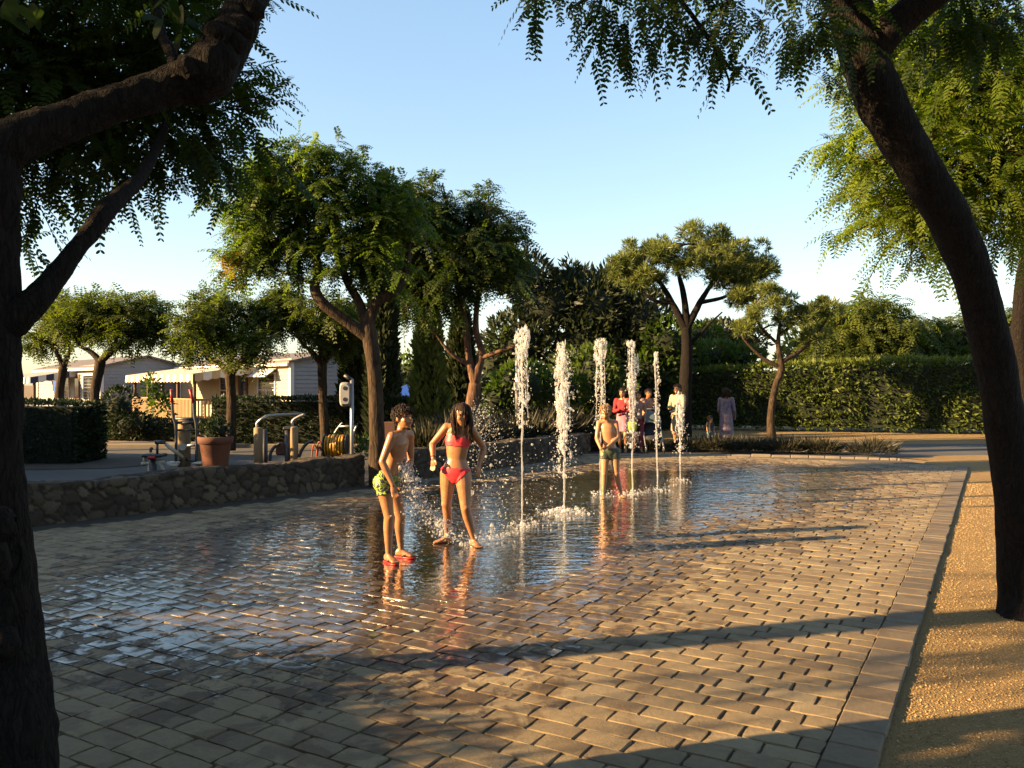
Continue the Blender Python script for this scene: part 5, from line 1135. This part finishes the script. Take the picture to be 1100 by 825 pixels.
def hand(mb, w, hd, side, k, curl=.5):
    """palm plus four unequal fingers and a thumb; hd along the hand, side towards the thumb"""
    hd = nrm(hd); side = nrm(side - hd * np.dot(side, hd)); pn = np.cross(hd, side)
    pc = w + hd * .040 * k
    loft(mb, [(w - hd * .005 * k, side, pn, .020 * k, .015 * k), (w + hd * .02 * k, side, pn, .028 * k, .015 * k), (w + hd * .05 * k, side, pn, .034 * k, .014 * k), (w + hd * .072 * k, side, pn, .033 * k, .011 * k)], 14)
    for i, (o, l) in enumerate(((.0255, .052), (.0085, .060), (-.0085, .056), (-.0245, .045))):
        b0 = w + hd * .064 * k + side * o * k; fan = side * o * 4.5
        d1 = nrm(hd + fan + pn * .15 * curl); d2 = nrm(hd + fan + pn * .75 * curl); d3 = nrm(hd + fan * .6 + pn * 1.4 * curl)
        p1 = b0 + d1 * l * .48 * k; p2 = p1 + d2 * l * .33 * k; p3 = p2 + d3 * l * .25 * k
        bone(mb, [b0, p1, p2, p3], [.0088 * k, .0082 * k, .0076 * k, .0066 * k], 8)
    t0 = w + hd * .018 * k + side * .022 * k; d1 = nrm(hd * .7 + side * .75 + pn * .3); d2 = nrm(hd * .95 + side * .3 + pn * .4)
    bone(mb, [t0, t0 + d1 * .032 * k, t0 + d1 * .032 * k + d2 * .026 * k], [.011 * k, .0092 * k, .0075 * k], 8)
def foot(mb, an, fd, k, gz):
    fd = nrm(fd); sd_ = np.array([-fd[1], fd[0], 0]); up = np.array([0, 0, 1.]); g = np.array([an[0], an[1], gz])
    S_ = []
    for t, w_, h in ((-.058, .018, .022), (-.048, .028, .034), (-.02, .030, .042), (.02, .029, .038), (.06, .034, .027), (.095, .038, .020), (.118, .036, .016), (.128, .030, .012)):
        S_.append((g + fd * t * k + up * h * k * .92, sd_, up, w_ * k, h * k))
    loft(mb, S_, 16)
    for i, (o, t) in enumerate(((.026, .142), (.009, .146), (-.006, .140), (-.019, .133), (-.030, .124))):
        p = g + sd_ * o * k * (1 if True else 1) + up * .011 * k; bone(mb, [p + fd * .11 * k, p + fd * t * k], [.0105 * k, (.0115 if i == 0 else .0085) * k], 8)
    bone(mb, [an, g + up * .035 * k], [.030 * k, .030 * k])
def remesh(mb, voxel, smooth=4):
    me = mb.mesh('tmp_body', M['skin']); o = bpy.data.objects.new('tmp_body', me); COL.objects.link(o)
    r = o.modifiers.new('r', 'REMESH'); r.mode = 'VOXEL'; r.voxel_size = voxel; r.use_smooth_shade = True
    s_ = o.modifiers.new('s', 'SMOOTH'); s_.factor = .5; s_.iterations = smooth
    dg = bpy.context.evaluated_depsgraph_get(); dg.update(); e = o.evaluated_get(dg); m2 = e.to_mesh()
    V = np.zeros(len(m2.vertices) * 3); m2.vertices.foreach_get('co', V); V = V.reshape(-1, 3)
    Fq = []; T3 = []
    lv = np.zeros(len(m2.loops), np.int32); m2.loops.foreach_get('vertex_index', lv)
    ls = np.zeros(len(m2.polygons), np.int32); lt = ls.copy(); m2.polygons.foreach_get('loop_start', ls); m2.polygons.foreach_get('loop_total', lt)
    q = ls[lt == 4]; Fq = lv[q[:, None] + np.arange(4)]
    e.to_mesh_clear(); bpy.data.objects.remove(o); bpy.data.meshes.remove(me)
    return V, Fq
def vnormals(V, Fq):
    n = np.cross(V[Fq[:, 2]] - V[Fq[:, 0]], V[Fq[:, 3]] - V[Fq[:, 1]]); N = np.zeros_like(V)
    for i in range(4): np.add.at(N, Fq[:, i], n)
    return nrm(N)
def segdist(V, a, b_):
    ab = b_ - a; t = np.clip((V - a) @ ab / (ab @ ab + 1e-12), 0, 1); return np.linalg.norm(V - a - t[:, None] * ab, axis=1), t
class Human: pass
def human(J, H, fwd, headf, voxel, female=0., gz=-.004, thumbs=None, curl=(.5, .5), hup=None, fat=1.):
    """J: joints; sides a and b (image left and right). Builds one continuous body"""
    k = H / 1.4; mb = MB(); fwd = nrm(fwd); h = Human(); h.J = J; h.k = k
    J = {q: np.asarray(v, float) for q, v in J.items()}; h.J = J
    pel = (J['hipa'] + J['hipb']) / 2; sh = (J['sha'] + J['shb']) / 2; neck = J['neck']
    ra = nrm(J['hipb'] - J['hipa']); rb = nrm(J['shb'] - J['sha']); up = nrm(sh - pel)
    def ax(t):
        x = nrm(ra * (1 - t) + rb * t); y = nrm(fwd - x * np.dot(x, fwd) - up * np.dot(up, fwd)); return x, y
    L = np.linalg.norm(sh - pel)
    hw_ = np.linalg.norm(J['hipb'] - J['hipa']) / 2; swd = np.linalg.norm(J['shb'] - J['sha']) / 2
    prof = [(-.20, .045, .050), (-.12, .085, .066), (.0, .110 + .012 * female, .078), (.12, .108 + .010 * female, .076), (.32, .090 - .006 * female, .064), (.52, .096, .068), (.70, .110, .074), (.86, .112, .070), (.98, .085, .052), (1.06, .05, .042)]
    sc = []
    for t, w_, dp in prof:
        x, y = ax(np.clip(t, 0, 1)); c = pel + (sh - pel) * t - y * .012 * k * math.sin(np.clip(t, 0, 1) * math.pi) * -1
        w2 = w_ * k * fat * (swd / (.125 * k) if t > .8 else 1) * (.97)
        sc.append((c, x, y, w2, dp * k * fat))
    loft(mb, sc, 28, .92)
    x0, y0 = ax(0)
    for s_ in (-1, 1): ellip(mb, pel + x0 * s_ * .045 * k - y0 * .045 * k - up * .03 * k, np.eye(3), np.array([.055, .055, .065]) * k, ICO2)
    if female > .5:
        xc, yc = ax(.75)
        for s_ in (-1, 1): ellip(mb, pel + (sh - pel) * .70 + xc * s_ * .045 * k + yc * .052 * k, np.eye(3), np.array([.040, .034, .036]) * k, ICO2)
    for s_ in 'ab':
        S_, E, W = J['sh' + s_], J['el' + s_], J['wr' + s_]
        bone(mb, [neck + (S_ - neck) * .25 - up * .01 * k, S_ * .75 + neck * .25 - up * .005 * k, S_], [.036 * k, .038 * k, .040 * k])
        bone(mb, [S_, S_ * .6 + E * .4, E], [.043 * k, .038 * k, .030 * k]); bone(mb, [E, E * .7 + W * .3, W], [.031 * k, .033 * k, .021 * k])
        hd = J.get('hd' + s_, W - E); hand(mb, W, hd, (thumbs or {}).get(s_, fwd), k * .93, curl[0 if s_ == 'a' else 1])
        Hp, Kn, An = J['hip' + s_], J['kn' + s_], J['an' + s_]
        bone(mb, [Hp, Hp * .65 + Kn * .35, Kn], [.072 * k * fat, .066 * k * fat, .046 * k])
        bk = -nrm(np.array([*J['ft' + s_][:2], 0])) * .010 * k
        bone(mb, [Kn, Kn * .7 + An * .3 + bk, Kn * .35 + An * .65 + bk * .6, An], [.046 * k, .046 * k, .036 * k, .026 * k])
        ellip(mb, Kn - bk * 1.2, np.eye(3), [.040 * k] * 3, ICO2)
        foot(mb, An, J['ft' + s_], k * .93, gz)
    hc = J['head']; f = nrm(headf); hu = nrm((hup if hup is not None else up * .6 + [0, 0, .6]) * 1.0); hu = nrm(hu - f * np.dot(hu, f)); r_ = np.cross(f, hu); A3 = np.array([r_, f, hu]); hk = (.6 + .4 * k) * 1.0
    bone(mb, [neck - up * .02 * k, hc - hu * .05 * hk - f * .012 * hk], [.044 * k, .042 * k])
    el = lambda x, y, z, a, b_, c, I=ICO3: ellip(mb, hc + (np.array([x, y, z]) * hk) @ A3, A3, np.array([a, b_, c]) * hk, I)
    el(0, -.012, .022, .071, .088, .082); el(0, .022, -.035, .056, .060, .066); el(0, .048, -.082, .026, .024, .02); el(0, .084, -.022, .011, .014, .018, ICO2); el(0, .074, .0, .010, .014, .022, ICO2)
    el(0, .066, .022, .05, .018, .012, ICO2); el(0, .066, -.052, .026, .018, .016, ICO2)
    for s_ in (-1, 1): el(s_ * .071, -.008, -.012, .009, .019, .029, ICO2); el(s_ * .034, .048, -.03, .024, .022, .024, ICO2)
    V, Fq = remesh(mb, voxel)
    loc = (V - hc) @ A3.T / hk
    h.near_head = np.linalg.norm(V - hc, axis=1) < .14 * hk
    for s_ in (-1, 1):   # eye sockets
        d_ = np.linalg.norm((loc - [s_ * .030, .078, .002]) / [.017, .03, .011], axis=1); V = V - np.where((d_ < 1) & h.near_head, 1 - d_, 0)[:, None] * f * .008 * hk
    bones = {'torso': (pel - up * .02, sh), 'head': (hc - hu * .06, hc + hu * .03)}
    for s_ in 'ab':
        bones.update({'ua' + s_: (J['sh' + s_], J['el' + s_]), 'fa' + s_: (J['el' + s_], J['wr' + s_] + (J['wr' + s_] - J['el' + s_]) * .5), 'th' + s_: (J['hip' + s_], J['kn' + s_]), 'ca' + s_: (J['kn' + s_], J['an' + s_])})
    rad = {'torso': .085, 'head': .08, 'ua': .036, 'fa': .026, 'th': .055, 'ca': .036}
    best = np.full(len(V), 9e9); lab = np.empty(len(V), object); tt = np.zeros(len(V))
    for q, (a, b_) in bones.items():
        dd, t = segdist(V, a, b_); dd = dd - rad.get(q, rad.get(q[:2], .04)) * k
        m_ = dd < best; best[m_] = dd[m_]; lab[m_] = q; tt[m_] = t[m_]
    h.V, h.F, h.N, h.lab, h.t = V, Fq, vnormals(V, Fq), lab.astype(str), tt
    h.hs = (V - pel) @ up / L; h.x = (V - pel) @ ra; h.y = (V - pel) @ y0
    h.hc, h.A3, h.hk, h.loc, h.pel, h.up, h.sh = hc, A3, hk, loc, pel, up, sh
    return h
def body_mesh(h, name, mats, root=None, mouth_open=0.):
    c = h.loc[h.F].mean(1); nh = h.near_head[h.F].all(1); mi = np.zeros(len(h.F), int)
    for s_ in (-1, 1):
        d_ = np.linalg.norm((c - [s_ * .030, .074, .002]) / [.012, .03, .0065], axis=1); mi[(d_ < 1) & nh] = 1
        d_ = np.linalg.norm((c - [s_ * .031, .078, .018]) / [.018, .03, .0045], axis=1); mi[(d_ < 1) & nh] = 3
    d_ = np.linalg.norm((c - [0, .08, -.054 - mouth_open * .01]) / [.023, .03, .0075 + mouth_open * .014], axis=1); mi[(d_ < 1) & nh] = 2
    d_ = np.linalg.norm((c - [0, .08, -.056 - mouth_open * .01]) / [.017, .03, .001 + mouth_open * .013], axis=1); mi[(d_ < 1) & nh] = 4
    mb = MB(); mb.v.append(h.V); mb.t.append(np.full(len(h.V), .5)); mb.n = len(h.V); mb.f.append((h.F, mi, True))
    return mb.build(name, mats, root)
def garment(h, name, mask, off_, mat, root, jit=.0, flare=None, seed=0):
    N = h.N; P_ = h.V + N * off_
    if jit: P_ = P_ + N * (vnoise(h.V * 22, seed) * jit)[:, None]
    if flare is not None: P_ = P_ + flare
    fm = mask[h.F].all(1); F_ = h.F[fm]
    if not len(F_): return
    ids, inv = np.unique(F_, return_inverse=True); F2 = inv.reshape(-1, 4); nv = len(ids)
    ed = np.concatenate([F2[:, [i, (i + 1) % 4]] for i in range(4)]); key = np.sort(ed, 1); _, ix, cn = np.unique(key, axis=0, return_index=True, return_counts=True); bd = ed[ix[cn == 1]]
    inner = h.V[ids] + N[ids] * .0005
    mb = MB(); mb.add(np.vstack([P_[ids], inner]), np.vstack([F2, np.column_stack([bd[:, 1], bd[:, 0], bd[:, 0] + nv, bd[:, 1] + nv])]), 0, True)
    return mb.build(name, mat, root)
def hair_cap(h, mat, root, rg, line=.040, back=-.075, thick=.010, tufts_=160, tl=.03, side=.0, name='hair', long=None):
    v, f = ICO3; q = v * (np.array([.071, .088, .082]) + thick) + [0, -.012, .024]
    q = q + v * (vnoise(v * 4, 7) * .006)[:, None]
    lowz = np.where(q[:, 1] > .02, line, np.where(q[:, 1] > -.02, side, back))
    lim = np.interp(q[:, 1], [-.06, -.02, .02, .05], [back, side, line - .02, line]); keep = q[:, 2] > lim
    ff = f[keep[f].all(1)]; mb = MB(); mb.add(h.hc + (q * h.hk) @ h.A3, ff, 0, True)
    cand = np.where(keep)[0]; s_ = rg.choice(cand, tufts_)
    for i in s_:
        p0 = q[i] + rg.normal(0, .004, 3); d = nrm([0, .35, -.8] + rg.normal(0, .28, 3)); d = nrm(d - v[i] * (d @ v[i]) * .92); pts = np.array([p0, p0 + d * tl * .5 + v[i] * .004, p0 + d * tl + [0, 0, -.006]])
        tube(mb, h.hc + (pts * h.hk) @ h.A3, [.005 * h.hk, .0045 * h.hk, .001], 5, n=4)
    if long:
        for i in rg.choice(cand, long[0]):
            p0 = q[i]
            w0 = h.hc + (p0 * h.hk) @ h.A3; o = nrm((v[i]) @ h.A3); l = long[1] * rg.uniform(.6, 1.15)
            dn = np.array([0, 0, -1.]); ctr = h.hc
            side_o = nrm(o * [1, 1, 0] + rg.normal(0, .12, 3) * [1, 1, 0])
            if long[3:] and side_o @ h.A3[1] > .22 and side_o @ h.A3[0] > -.5 and rg.random() < .96: continue
            pts = [w0, h.hc + side_o * .092 * h.hk + [0, 0, min(.02, w0[2] - h.hc[2])] , h.hc + side_o * (.088 + rg.normal(0, .008)) * h.hk + dn * l * .45 + long[2] * .4, h.hc + side_o * (.07 + rg.normal(0, .014)) * h.hk + dn * l + long[2] + rg.normal(0, .008, 3)]
            tube(mb, pts, [.006, .0065, .005, .0015], 5, n=12)
    return mb.build(name, mat, root)
def flipflop(an, fd, k, gz, root, mat, strap):
    fd = nrm(fd); sd_ = np.array([-fd[1], fd[0], 0]); g = np.array([an[0], an[1], gz]); mb = MB()
    o = np.array([[-.066, 0], [-.058, .026], [-.02, .031], [.03, .031], [.08, .042], [.12, .040], [.148, .022], [.152, 0], [.146, -.022], [.115, -.040], [.075, -.041], [.03, -.032], [-.02, -.030], [-.058, -.026]]) * k
    o = spline(np.vstack([o, o[:1]]), 43)[:-1]; n = len(o)
    V = np.vstack([g + np.outer(o[:, 0], fd) + np.outer(o[:, 1], sd_) + [0, 0, z_] for z_ in (0, .016)])
    mb.add(V, [[i, (i + 1) % n, (i + 1) % n + n, i + n] for i in range(n)], 0, True); mb.f.append((np.arange(n)[::-1][None], 0, False)); mb.f.append((np.arange(n)[None] + n, 0, False))
    ff = mb.build('flip_flop', mat, root)
    mb = MB(); t0 = g + fd * .105 * k + [0, 0, .022]
    for s_ in (-1, 1): tube(mb, [t0, g + fd * .085 * k + sd_ * s_ * .022 * k + [0, 0, .046 * k], g + fd * .02 * k + sd_ * s_ * .036 * k + [0, 0, .016]], .0065, 6, n=10)
    mb.build('strap', strap, ff)
MATS = lambda sk, hr: [sk, M['eye'], M['lip'], hr, M['mouth']]
def PJ(lst, d0): return {q: P(x, y, d0 + dd) for q, (x, y, dd) in lst.items()}

# ---- boy in lime shorts, laughing
J = PJ(dict(hipa=(411.5, 517, -.03), hipb=(420.5, 515.5, .12), sha=(421, 468.5, -.08), shb=(440, 467, .13), neck=(431.5, 463.5, .03), head=(433.5, 448.5, .03),
            ela=(410.5, 496, -.12), wra=(422, 521, -.14), elb=(441, 494, .18), wrb=(434, 519, .05), kna=(418, 555, -.04), anc=(0, 0, 0), knb=(430, 555, .14)), 7.22)
ga, gb = G(417.5, 604.0), G(431, 598.5); J['ana'] = ga + [0, 0, .07]; J['anb'] = gb + [0, 0, .07]; J['fta'] = A_([.62, -.78, 0]); J['ftb'] = A_([.93, -.36, 0]); J['hda'] = A_([.25, -.1, -1]); J['hdb'] = A_([-.5, -.2, -1])
h = human(J, 1.38, [.80, -.60, 0], [.80, -.58, .14], .0062, thumbs={'a': A_([1, .2, 0]), 'b': A_([.3, -1, 0])}, gz=.012)
boy = body_mesh(h, 'person', MATS(M['skin'], M['hair_dark'])); tag(boy, 'laughing dark haired boy in lime and navy swim shorts and red flip flops', 'person')
leg = np.char.startswith(h.lab, 'th'); tor = h.lab == 'torso'
garment(h, 'swim_shorts', (leg & (h.t < .36)) | (tor & (h.hs < .17)), .011, M['trunks_lime'], boy, .006)
hair_cap(h, M['hair_dark'], boy, np.random.default_rng(1), side=-.005, back=-.07, thick=.010, tufts_=420, tl=.030)
flipflop(J['ana'], J['fta'], .95, -.004, boy, M['red'], M['black']); flipflop(J['anb'], J['ftb'], .95, -.004, boy, M['red'], M['black'])
# ---- girl in coral bikini
J = PJ(dict(hipa=(481.5, 508, 0), hipb=(497.5, 508.5, -.02), sha=(480, 458.5, .02), shb=(506.5, 461.5, -.02), neck=(493, 457, 0), head=(495.5, 445.5, -.05),
            ela=(464.5, 477, .02), wra=(465.5, 492.5, -.08), elb=(519.5, 481, .08), wrb=(514.5, 500, .02), kna=(479.5, 541, .02), knb=(500, 545, -.08)), 7.92)
ga, gb = G(480, 582.5), G(509, 586); J['ana'] = ga + [0, 0, .065]; J['anb'] = gb + [0, 0, .065]; J['fta'] = A_([-.93, -.36, 0]); J['ftb'] = A_([.5, -.86, 0]); J['hda'] = A_([0, -.1, -1]); J['hdb'] = A_([-.1, -.3, -1])
h = human(J, 1.42, [-.12, -1, 0], [.40, -.88, -.18], .0062, female=1, fat=1.10, thumbs={'a': A_([.9, -.6, 0]), 'b': A_([-.6, -.8, 0])}, hup=A_([.12, -.05, 1]))
girl = body_mesh(h, 'person', MATS(M['skin'], M['hair_dark'])); tag(girl, 'girl with long wet dark hair in a coral bikini, splashing', 'person')
leg = np.char.startswith(h.lab, 'th'); tor = h.lab == 'torso'
garment(h, 'bikini_top', tor & (h.hs > .60) & (h.hs < .80 + .05 * np.cos(h.x / .07)), .006, M['coral'], girl, .002)
garment(h, 'bikini_bottom', (tor | leg) & (h.hs < .13) & (h.hs > -.26 + np.abs(h.x) * 2.4), .006, M['coral'], girl, .002)
hair_cap(h, M['hair_dark'], girl, np.random.default_rng(2), line=.03, side=-.05, back=-.08, thick=.011, tufts_=60, tl=.05, long=(330, .24, A_([.015, -.02, 0]), 1))
mb = MB(); w_ = J['wra'] + nrm(J['ela'] - J['wra']) * .015; a = np.linspace(0, 6.283, 25); ux = nrm(np.cross(J['wra'] - J['ela'], [0, 1, 0])); uy = nrm(np.cross(J['wra'] - J['ela'], ux)); tube(mb, w_ + np.outer(np.cos(a), ux) * .025 + np.outer(np.sin(a), uy) * .025, .004, 6, n=50, cap=False); mb.build('bracelet', M['cloth_maroon'], girl)
# ---- blond boy, hands held in front
J = PJ(dict(hipa=(650, 486, 0), hipb=(660.5, 486, 0), sha=(643.5, 454, .0), shb=(661.5, 454, .0), neck=(652.5, 450.5, -.02), head=(650.5, 443, -.09),
            ela=(641, 470.5, -.03), wra=(645.5, 482, -.17), elb=(664, 470, -.03), wrb=(652, 480.5, -.18), kna=(649, 509.5, -.03), knb=(662, 508.5, 0)), 11.35)
ga, gb = G(648, 534.5), G(667, 533.5); J['ana'] = ga + [0, 0, .065]; J['anb'] = gb + [0, 0, .065]; J['fta'] = A_([-.2, -1, 0]); J['ftb'] = A_([.3, -1, 0]); J['hda'] = A_([.2, -.25, -1]); J['hdb'] = A_([-.9, -.3, -.35])
h = human(J, 1.28, [-.1, -1, 0], [-.18, -.9, -.38], .0075, thumbs={'a': A_([.8, -.8, 0]), 'b': A_([-.3, -.6, .9])}, curl=(.8, .9), hup=A_([0, -.3, 1]), fat=1.02)
boy3 = body_mesh(h, 'person', MATS(M['skin_pale'], M['hair_blond'])); tag(boy3, 'blond boy in dark green swim shorts holding his hands together under the jets', 'person')
leg = np.char.startswith(h.lab, 'th'); tor = h.lab == 'torso'
garment(h, 'swim_shorts', (leg & (h.t < .30)) | (tor & (h.hs < .15)), .012, M['trunks_dark'], boy3, .005)
hair_cap(h, M['hair_blond'], boy3, np.random.default_rng(3), side=-.03, back=-.08, thick=.010, tufts_=160, tl=.04)

# ---- the people behind the bed
def standing(px, d, H, f, lean=0., arms=None, stance=.0):
    c = np.array([X(px, d), d, 0.]); f = nrm(np.array([*f, 0.])); r_ = np.array([-f[1], f[0], 0]) ; k = H
    if (np.cross([0, 0, 1.], f) @ np.array([1, 0, 0])) < 0: pass
    sx = 1 if r_[0] >= 0 else -1; r_ = r_ * sx
    J = {}
    for s_, q in (('a', -1), ('b', 1)):
        J['hip' + s_] = c + r_ * q * .052 * k + [0, 0, .52 * k]; J['kn' + s_] = c + r_ * q * .058 * k + f * (.02 + stance * q) * k + [0, 0, .28 * k]; J['an' + s_] = c + r_ * q * .06 * k + f * stance * q * 1.6 * k + [0, 0, .045 * k]; J['ft' + s_] = f + r_ * q * .25
        J['sh' + s_] = c + r_ * q * .100 * k + f * lean * k + [0, 0, .81 * k]
        e, w_ = (arms or {}).get(s_, ((.125, .0, .63), (.13, .06, .49)))
        J['el' + s_] = c + r_ * q * e[0] * k + f * e[1] * k + [0, 0, e[2] * k]; J['wr' + s_] = c + r_ * q * w_[0] * k + f * w_[1] * k + [0, 0, w_[2] * k]
    J['neck'] = c + f * lean * k + [0, 0, .835 * k]; J['head'] = c + f * (lean * 1.2 + .01) * k + [0, 0, .925 * k]
    return J, c
def adult(px, d, H, f, label, hair, top, bottom, skirt=None, robe=None, arms=None, lean=0., headf=None, sleeve=.7, longhair=None, stance=0.02, pants=True):
    J, c = standing(px, d, H, f, lean, arms, stance)
    h = human(J, H, [*f, 0], headf or [*f, 0], .013, female=.6, gz=0, fat=1.0)
    o = body_mesh(h, 'person', MATS(M['skin'], hair)); tag(o, label, 'person')
    th = np.char.startswith(h.lab, 'th'); ca = np.char.startswith(h.lab, 'ca'); ua = np.char.startswith(h.lab, 'ua'); fa = np.char.startswith(h.lab, 'fa'); tor = h.lab == 'torso'
    if top is not None: garment(h, 'top', (tor & (h.hs > -.05) & (h.hs < 1.04)) | (ua & (h.t < sleeve)) | (fa & (sleeve > 1)), .014, top, o, .006)
    if bottom is not None: garment(h, 'trousers' if pants else 'shorts', (tor & (h.hs < .1)) | th | (ca & (h.t < (.85 if pants else .1))), .014, bottom, o, .006)
    for nm, spec in (('skirt', skirt), ('robe', robe)):
        if spec is None: continue
        z0, z1, w0, w1, mat = spec; mb = MB(); fx = nrm(np.array([*f, 0.])); rx = np.array([-fx[1], fx[0], 0]); n = 40; zs = np.linspace(z0, z1, 9); a = np.linspace(0, 6.2832, n, endpoint=False)
        V = []
        for i, z_ in enumerate(zs):
            t = i / 8; w_ = w0 + (w1 - w0) * t ** .8; fold = 1 + .06 * t * np.sin(a * 7 + z_) + .03 * t * np.sin(a * 11)
            V.append(c + np.outer(np.cos(a) * w_ * fold, rx) + np.outer(np.sin(a) * w_ * .72 * fold, fx) + [0, 0, z_ * H])
        V = np.array(V); ff = [[i * n + j, i * n + (j + 1) % n, (i + 1) * n + (j + 1) % n, (i + 1) * n + j] for i in range(8) for j in range(n)]; mb.add(V.reshape(-1, 3), ff, 0, True)
        V2 = V.reshape(-1, 3) * 1.0; V2[:, :2] = c[:2] + (V2[:, :2] - c[:2]) * .94; mb.add(V2, [q[::-1] for q in ff], 0, True)
        mb.build(nm, mat, o)
    hair_cap(h, hair, o, np.random.default_rng(int(px)), side=-.03, back=-.08, thick=.014, tufts_=60, tl=.05, long=(90, longhair, A_([0, 0, 0])) if longhair else None)
    return o, J, c
fold_arms = {'a': ((.13, .03, .64), (.03, .15, .66)), 'b': ((.13, .03, .64), (.05, .14, .60))}
adult(669, 18.9, 1.47, (-.45, -.9), 'woman in red top and pink wrapped skirt holding her arms folded, standing behind the jets', M['hair_dark'], M['cloth_red'], None, skirt=(.60, .33, .135, .175, M['cloth_pink']), arms=fold_arms, sleeve=1.2)
o, J, c = adult(685, 19.0, 1.40, (-.2, -1), 'person in maroon clothes half hidden by the thick jet, holding a lime coloured bag', M['hair_dark'], M['cloth_tan'], M['cloth_maroon'], arms={'a': ((.13, .02, .63), (.10, .12, .52)), 'b': ((.13, .0, .63), (.12, .10, .52))}, pants=True)
mb = MB(); q = J['wra'] + [.02, -.05, -.12]; loft(mb, [(q + [0, 0, z_], A_([1, 0, 0]), A_([0, 1, 0]), w_, .05) for z_, w_ in ((-.12, .07), (-.10, .10), (.05, .11), (.10, .10))], 16, .6); root = mb.build('bag', M['lime'])
mb = MB(); tube(mb, [q + [-.08, 0, .09], q + [-.04, 0, .2], q + [.04, 0, .2], q + [.08, 0, .09]], .008, 6); mb.build('handle', M['black'], root); tag(root, 'small lime bag held by the person behind the thick jet', 'bag')
adult(694, 19.6, 1.45, (.4, -.9), 'person in rose tan top bending over the dark pushchair', M['hair_dark'], M['cloth_tan'], M['cloth_dark'], lean=.05, arms={'a': ((.12, .08, .63), (.09, .2, .58)), 'b': ((.12, .08, .63), (.09, .2, .58))}, sleeve=.5)
adult(728, 19.4, 1.56, (-.75, -.65), 'woman wrapped in a cream towel robe facing left behind the lowest jet', M['hair_dark'], M['cloth_cream'], M['cloth_tan'], robe=(.83, .30, .13, .17, M['cloth_cream']), arms=fold_arms, sleeve=1.3, pants=False)
adult(780, 20.6, 1.46, (.5, .85), 'woman in a long lilac patterned robe walking away before the hedge', M['hair_dark'], M['cloth_lilac'], None, robe=(.80, .03, .13, .19, M['cloth_lilac']), sleeve=1.3, longhair=.16, arms={'a': ((.13, .02, .62), (.11, .1, .52)), 'b': ((.13, .02, .62), (.11, .12, .52))})
adult(763, 20.2, .76, (.3, -.9), 'small child in dark clothes beside the woman in the lilac robe', M['hair_dark'], M['cloth_dark'], M['cloth_teal'])
# pushchair
d = 18.9; c = np.array([X(701, d), d, 0]); root = empty('pushchair', 'dark pushchair with hood standing behind the slender jet', 'pushchair', c)
mb = MB(); loft(mb, [(c + [.0, -.22, .34], A_([1, 0, 0]), A_([0, .2, 1]), .17, .05), (c + [0, 0, .33], A_([1, 0, 0]), A_([0, .2, 1]), .18, .06), (c + [0, .14, .45], A_([1, 0, 0]), A_([0, 1, .3]), .18, .05), (c + [0, .22, .75], A_([1, 0, 0]), A_([0, 1, .2]), .17, .04)], 18, .6); mb.build('seat', M['cloth_dark'], root)
a = np.linspace(0, 2.2, 10); mb = MB(); V = np.stack([np.stack([c + [.19 * math.cos(t), .05 - .26 * math.cos(q) * .9 + .1, .70 + .24 * math.sin(q) * math.sin(t) ** .4] for t in np.linspace(.05, 3.09, 12)]) for q in a]); mb.add(V.reshape(-1, 3), grid_mesh(V), 0, True); V2 = V * 1.0; V2[..., 2] -= .015; mb.add(V2.reshape(-1, 3), grid_mesh(V2), 0, True); mb.build('hood', M['cloth_teal'], root)
part_tube(root, 'frame', M['metal'], *[q for s_ in (-1, 1) for q in (([c + [s_ * .2, -.32, .1], c + [s_ * .2, 0, .42], c + [s_ * .2, .38, .98]], .014), ([c + [s_ * .2, .28, .1], c + [s_ * .2, .02, .45]], .014))], ([c + [-.2, .38, .98], c + [.2, .38, .98]], .016))
for s_ in (-1, 1):
    for y in (-.32, .28):
        mb = MB(); q = c + [s_ * .2, y, .095]; aa = np.linspace(0, 6.2832, 25); tube(mb, q + np.column_stack([aa * 0, np.cos(aa) * .078, np.sin(aa) * .078]), .017, 8, n=49, cap=False); tube(mb, [q - [.015, 0, 0], q + [.015, 0, 0]], .03, 10); mb.build('wheel', M['black'], root)
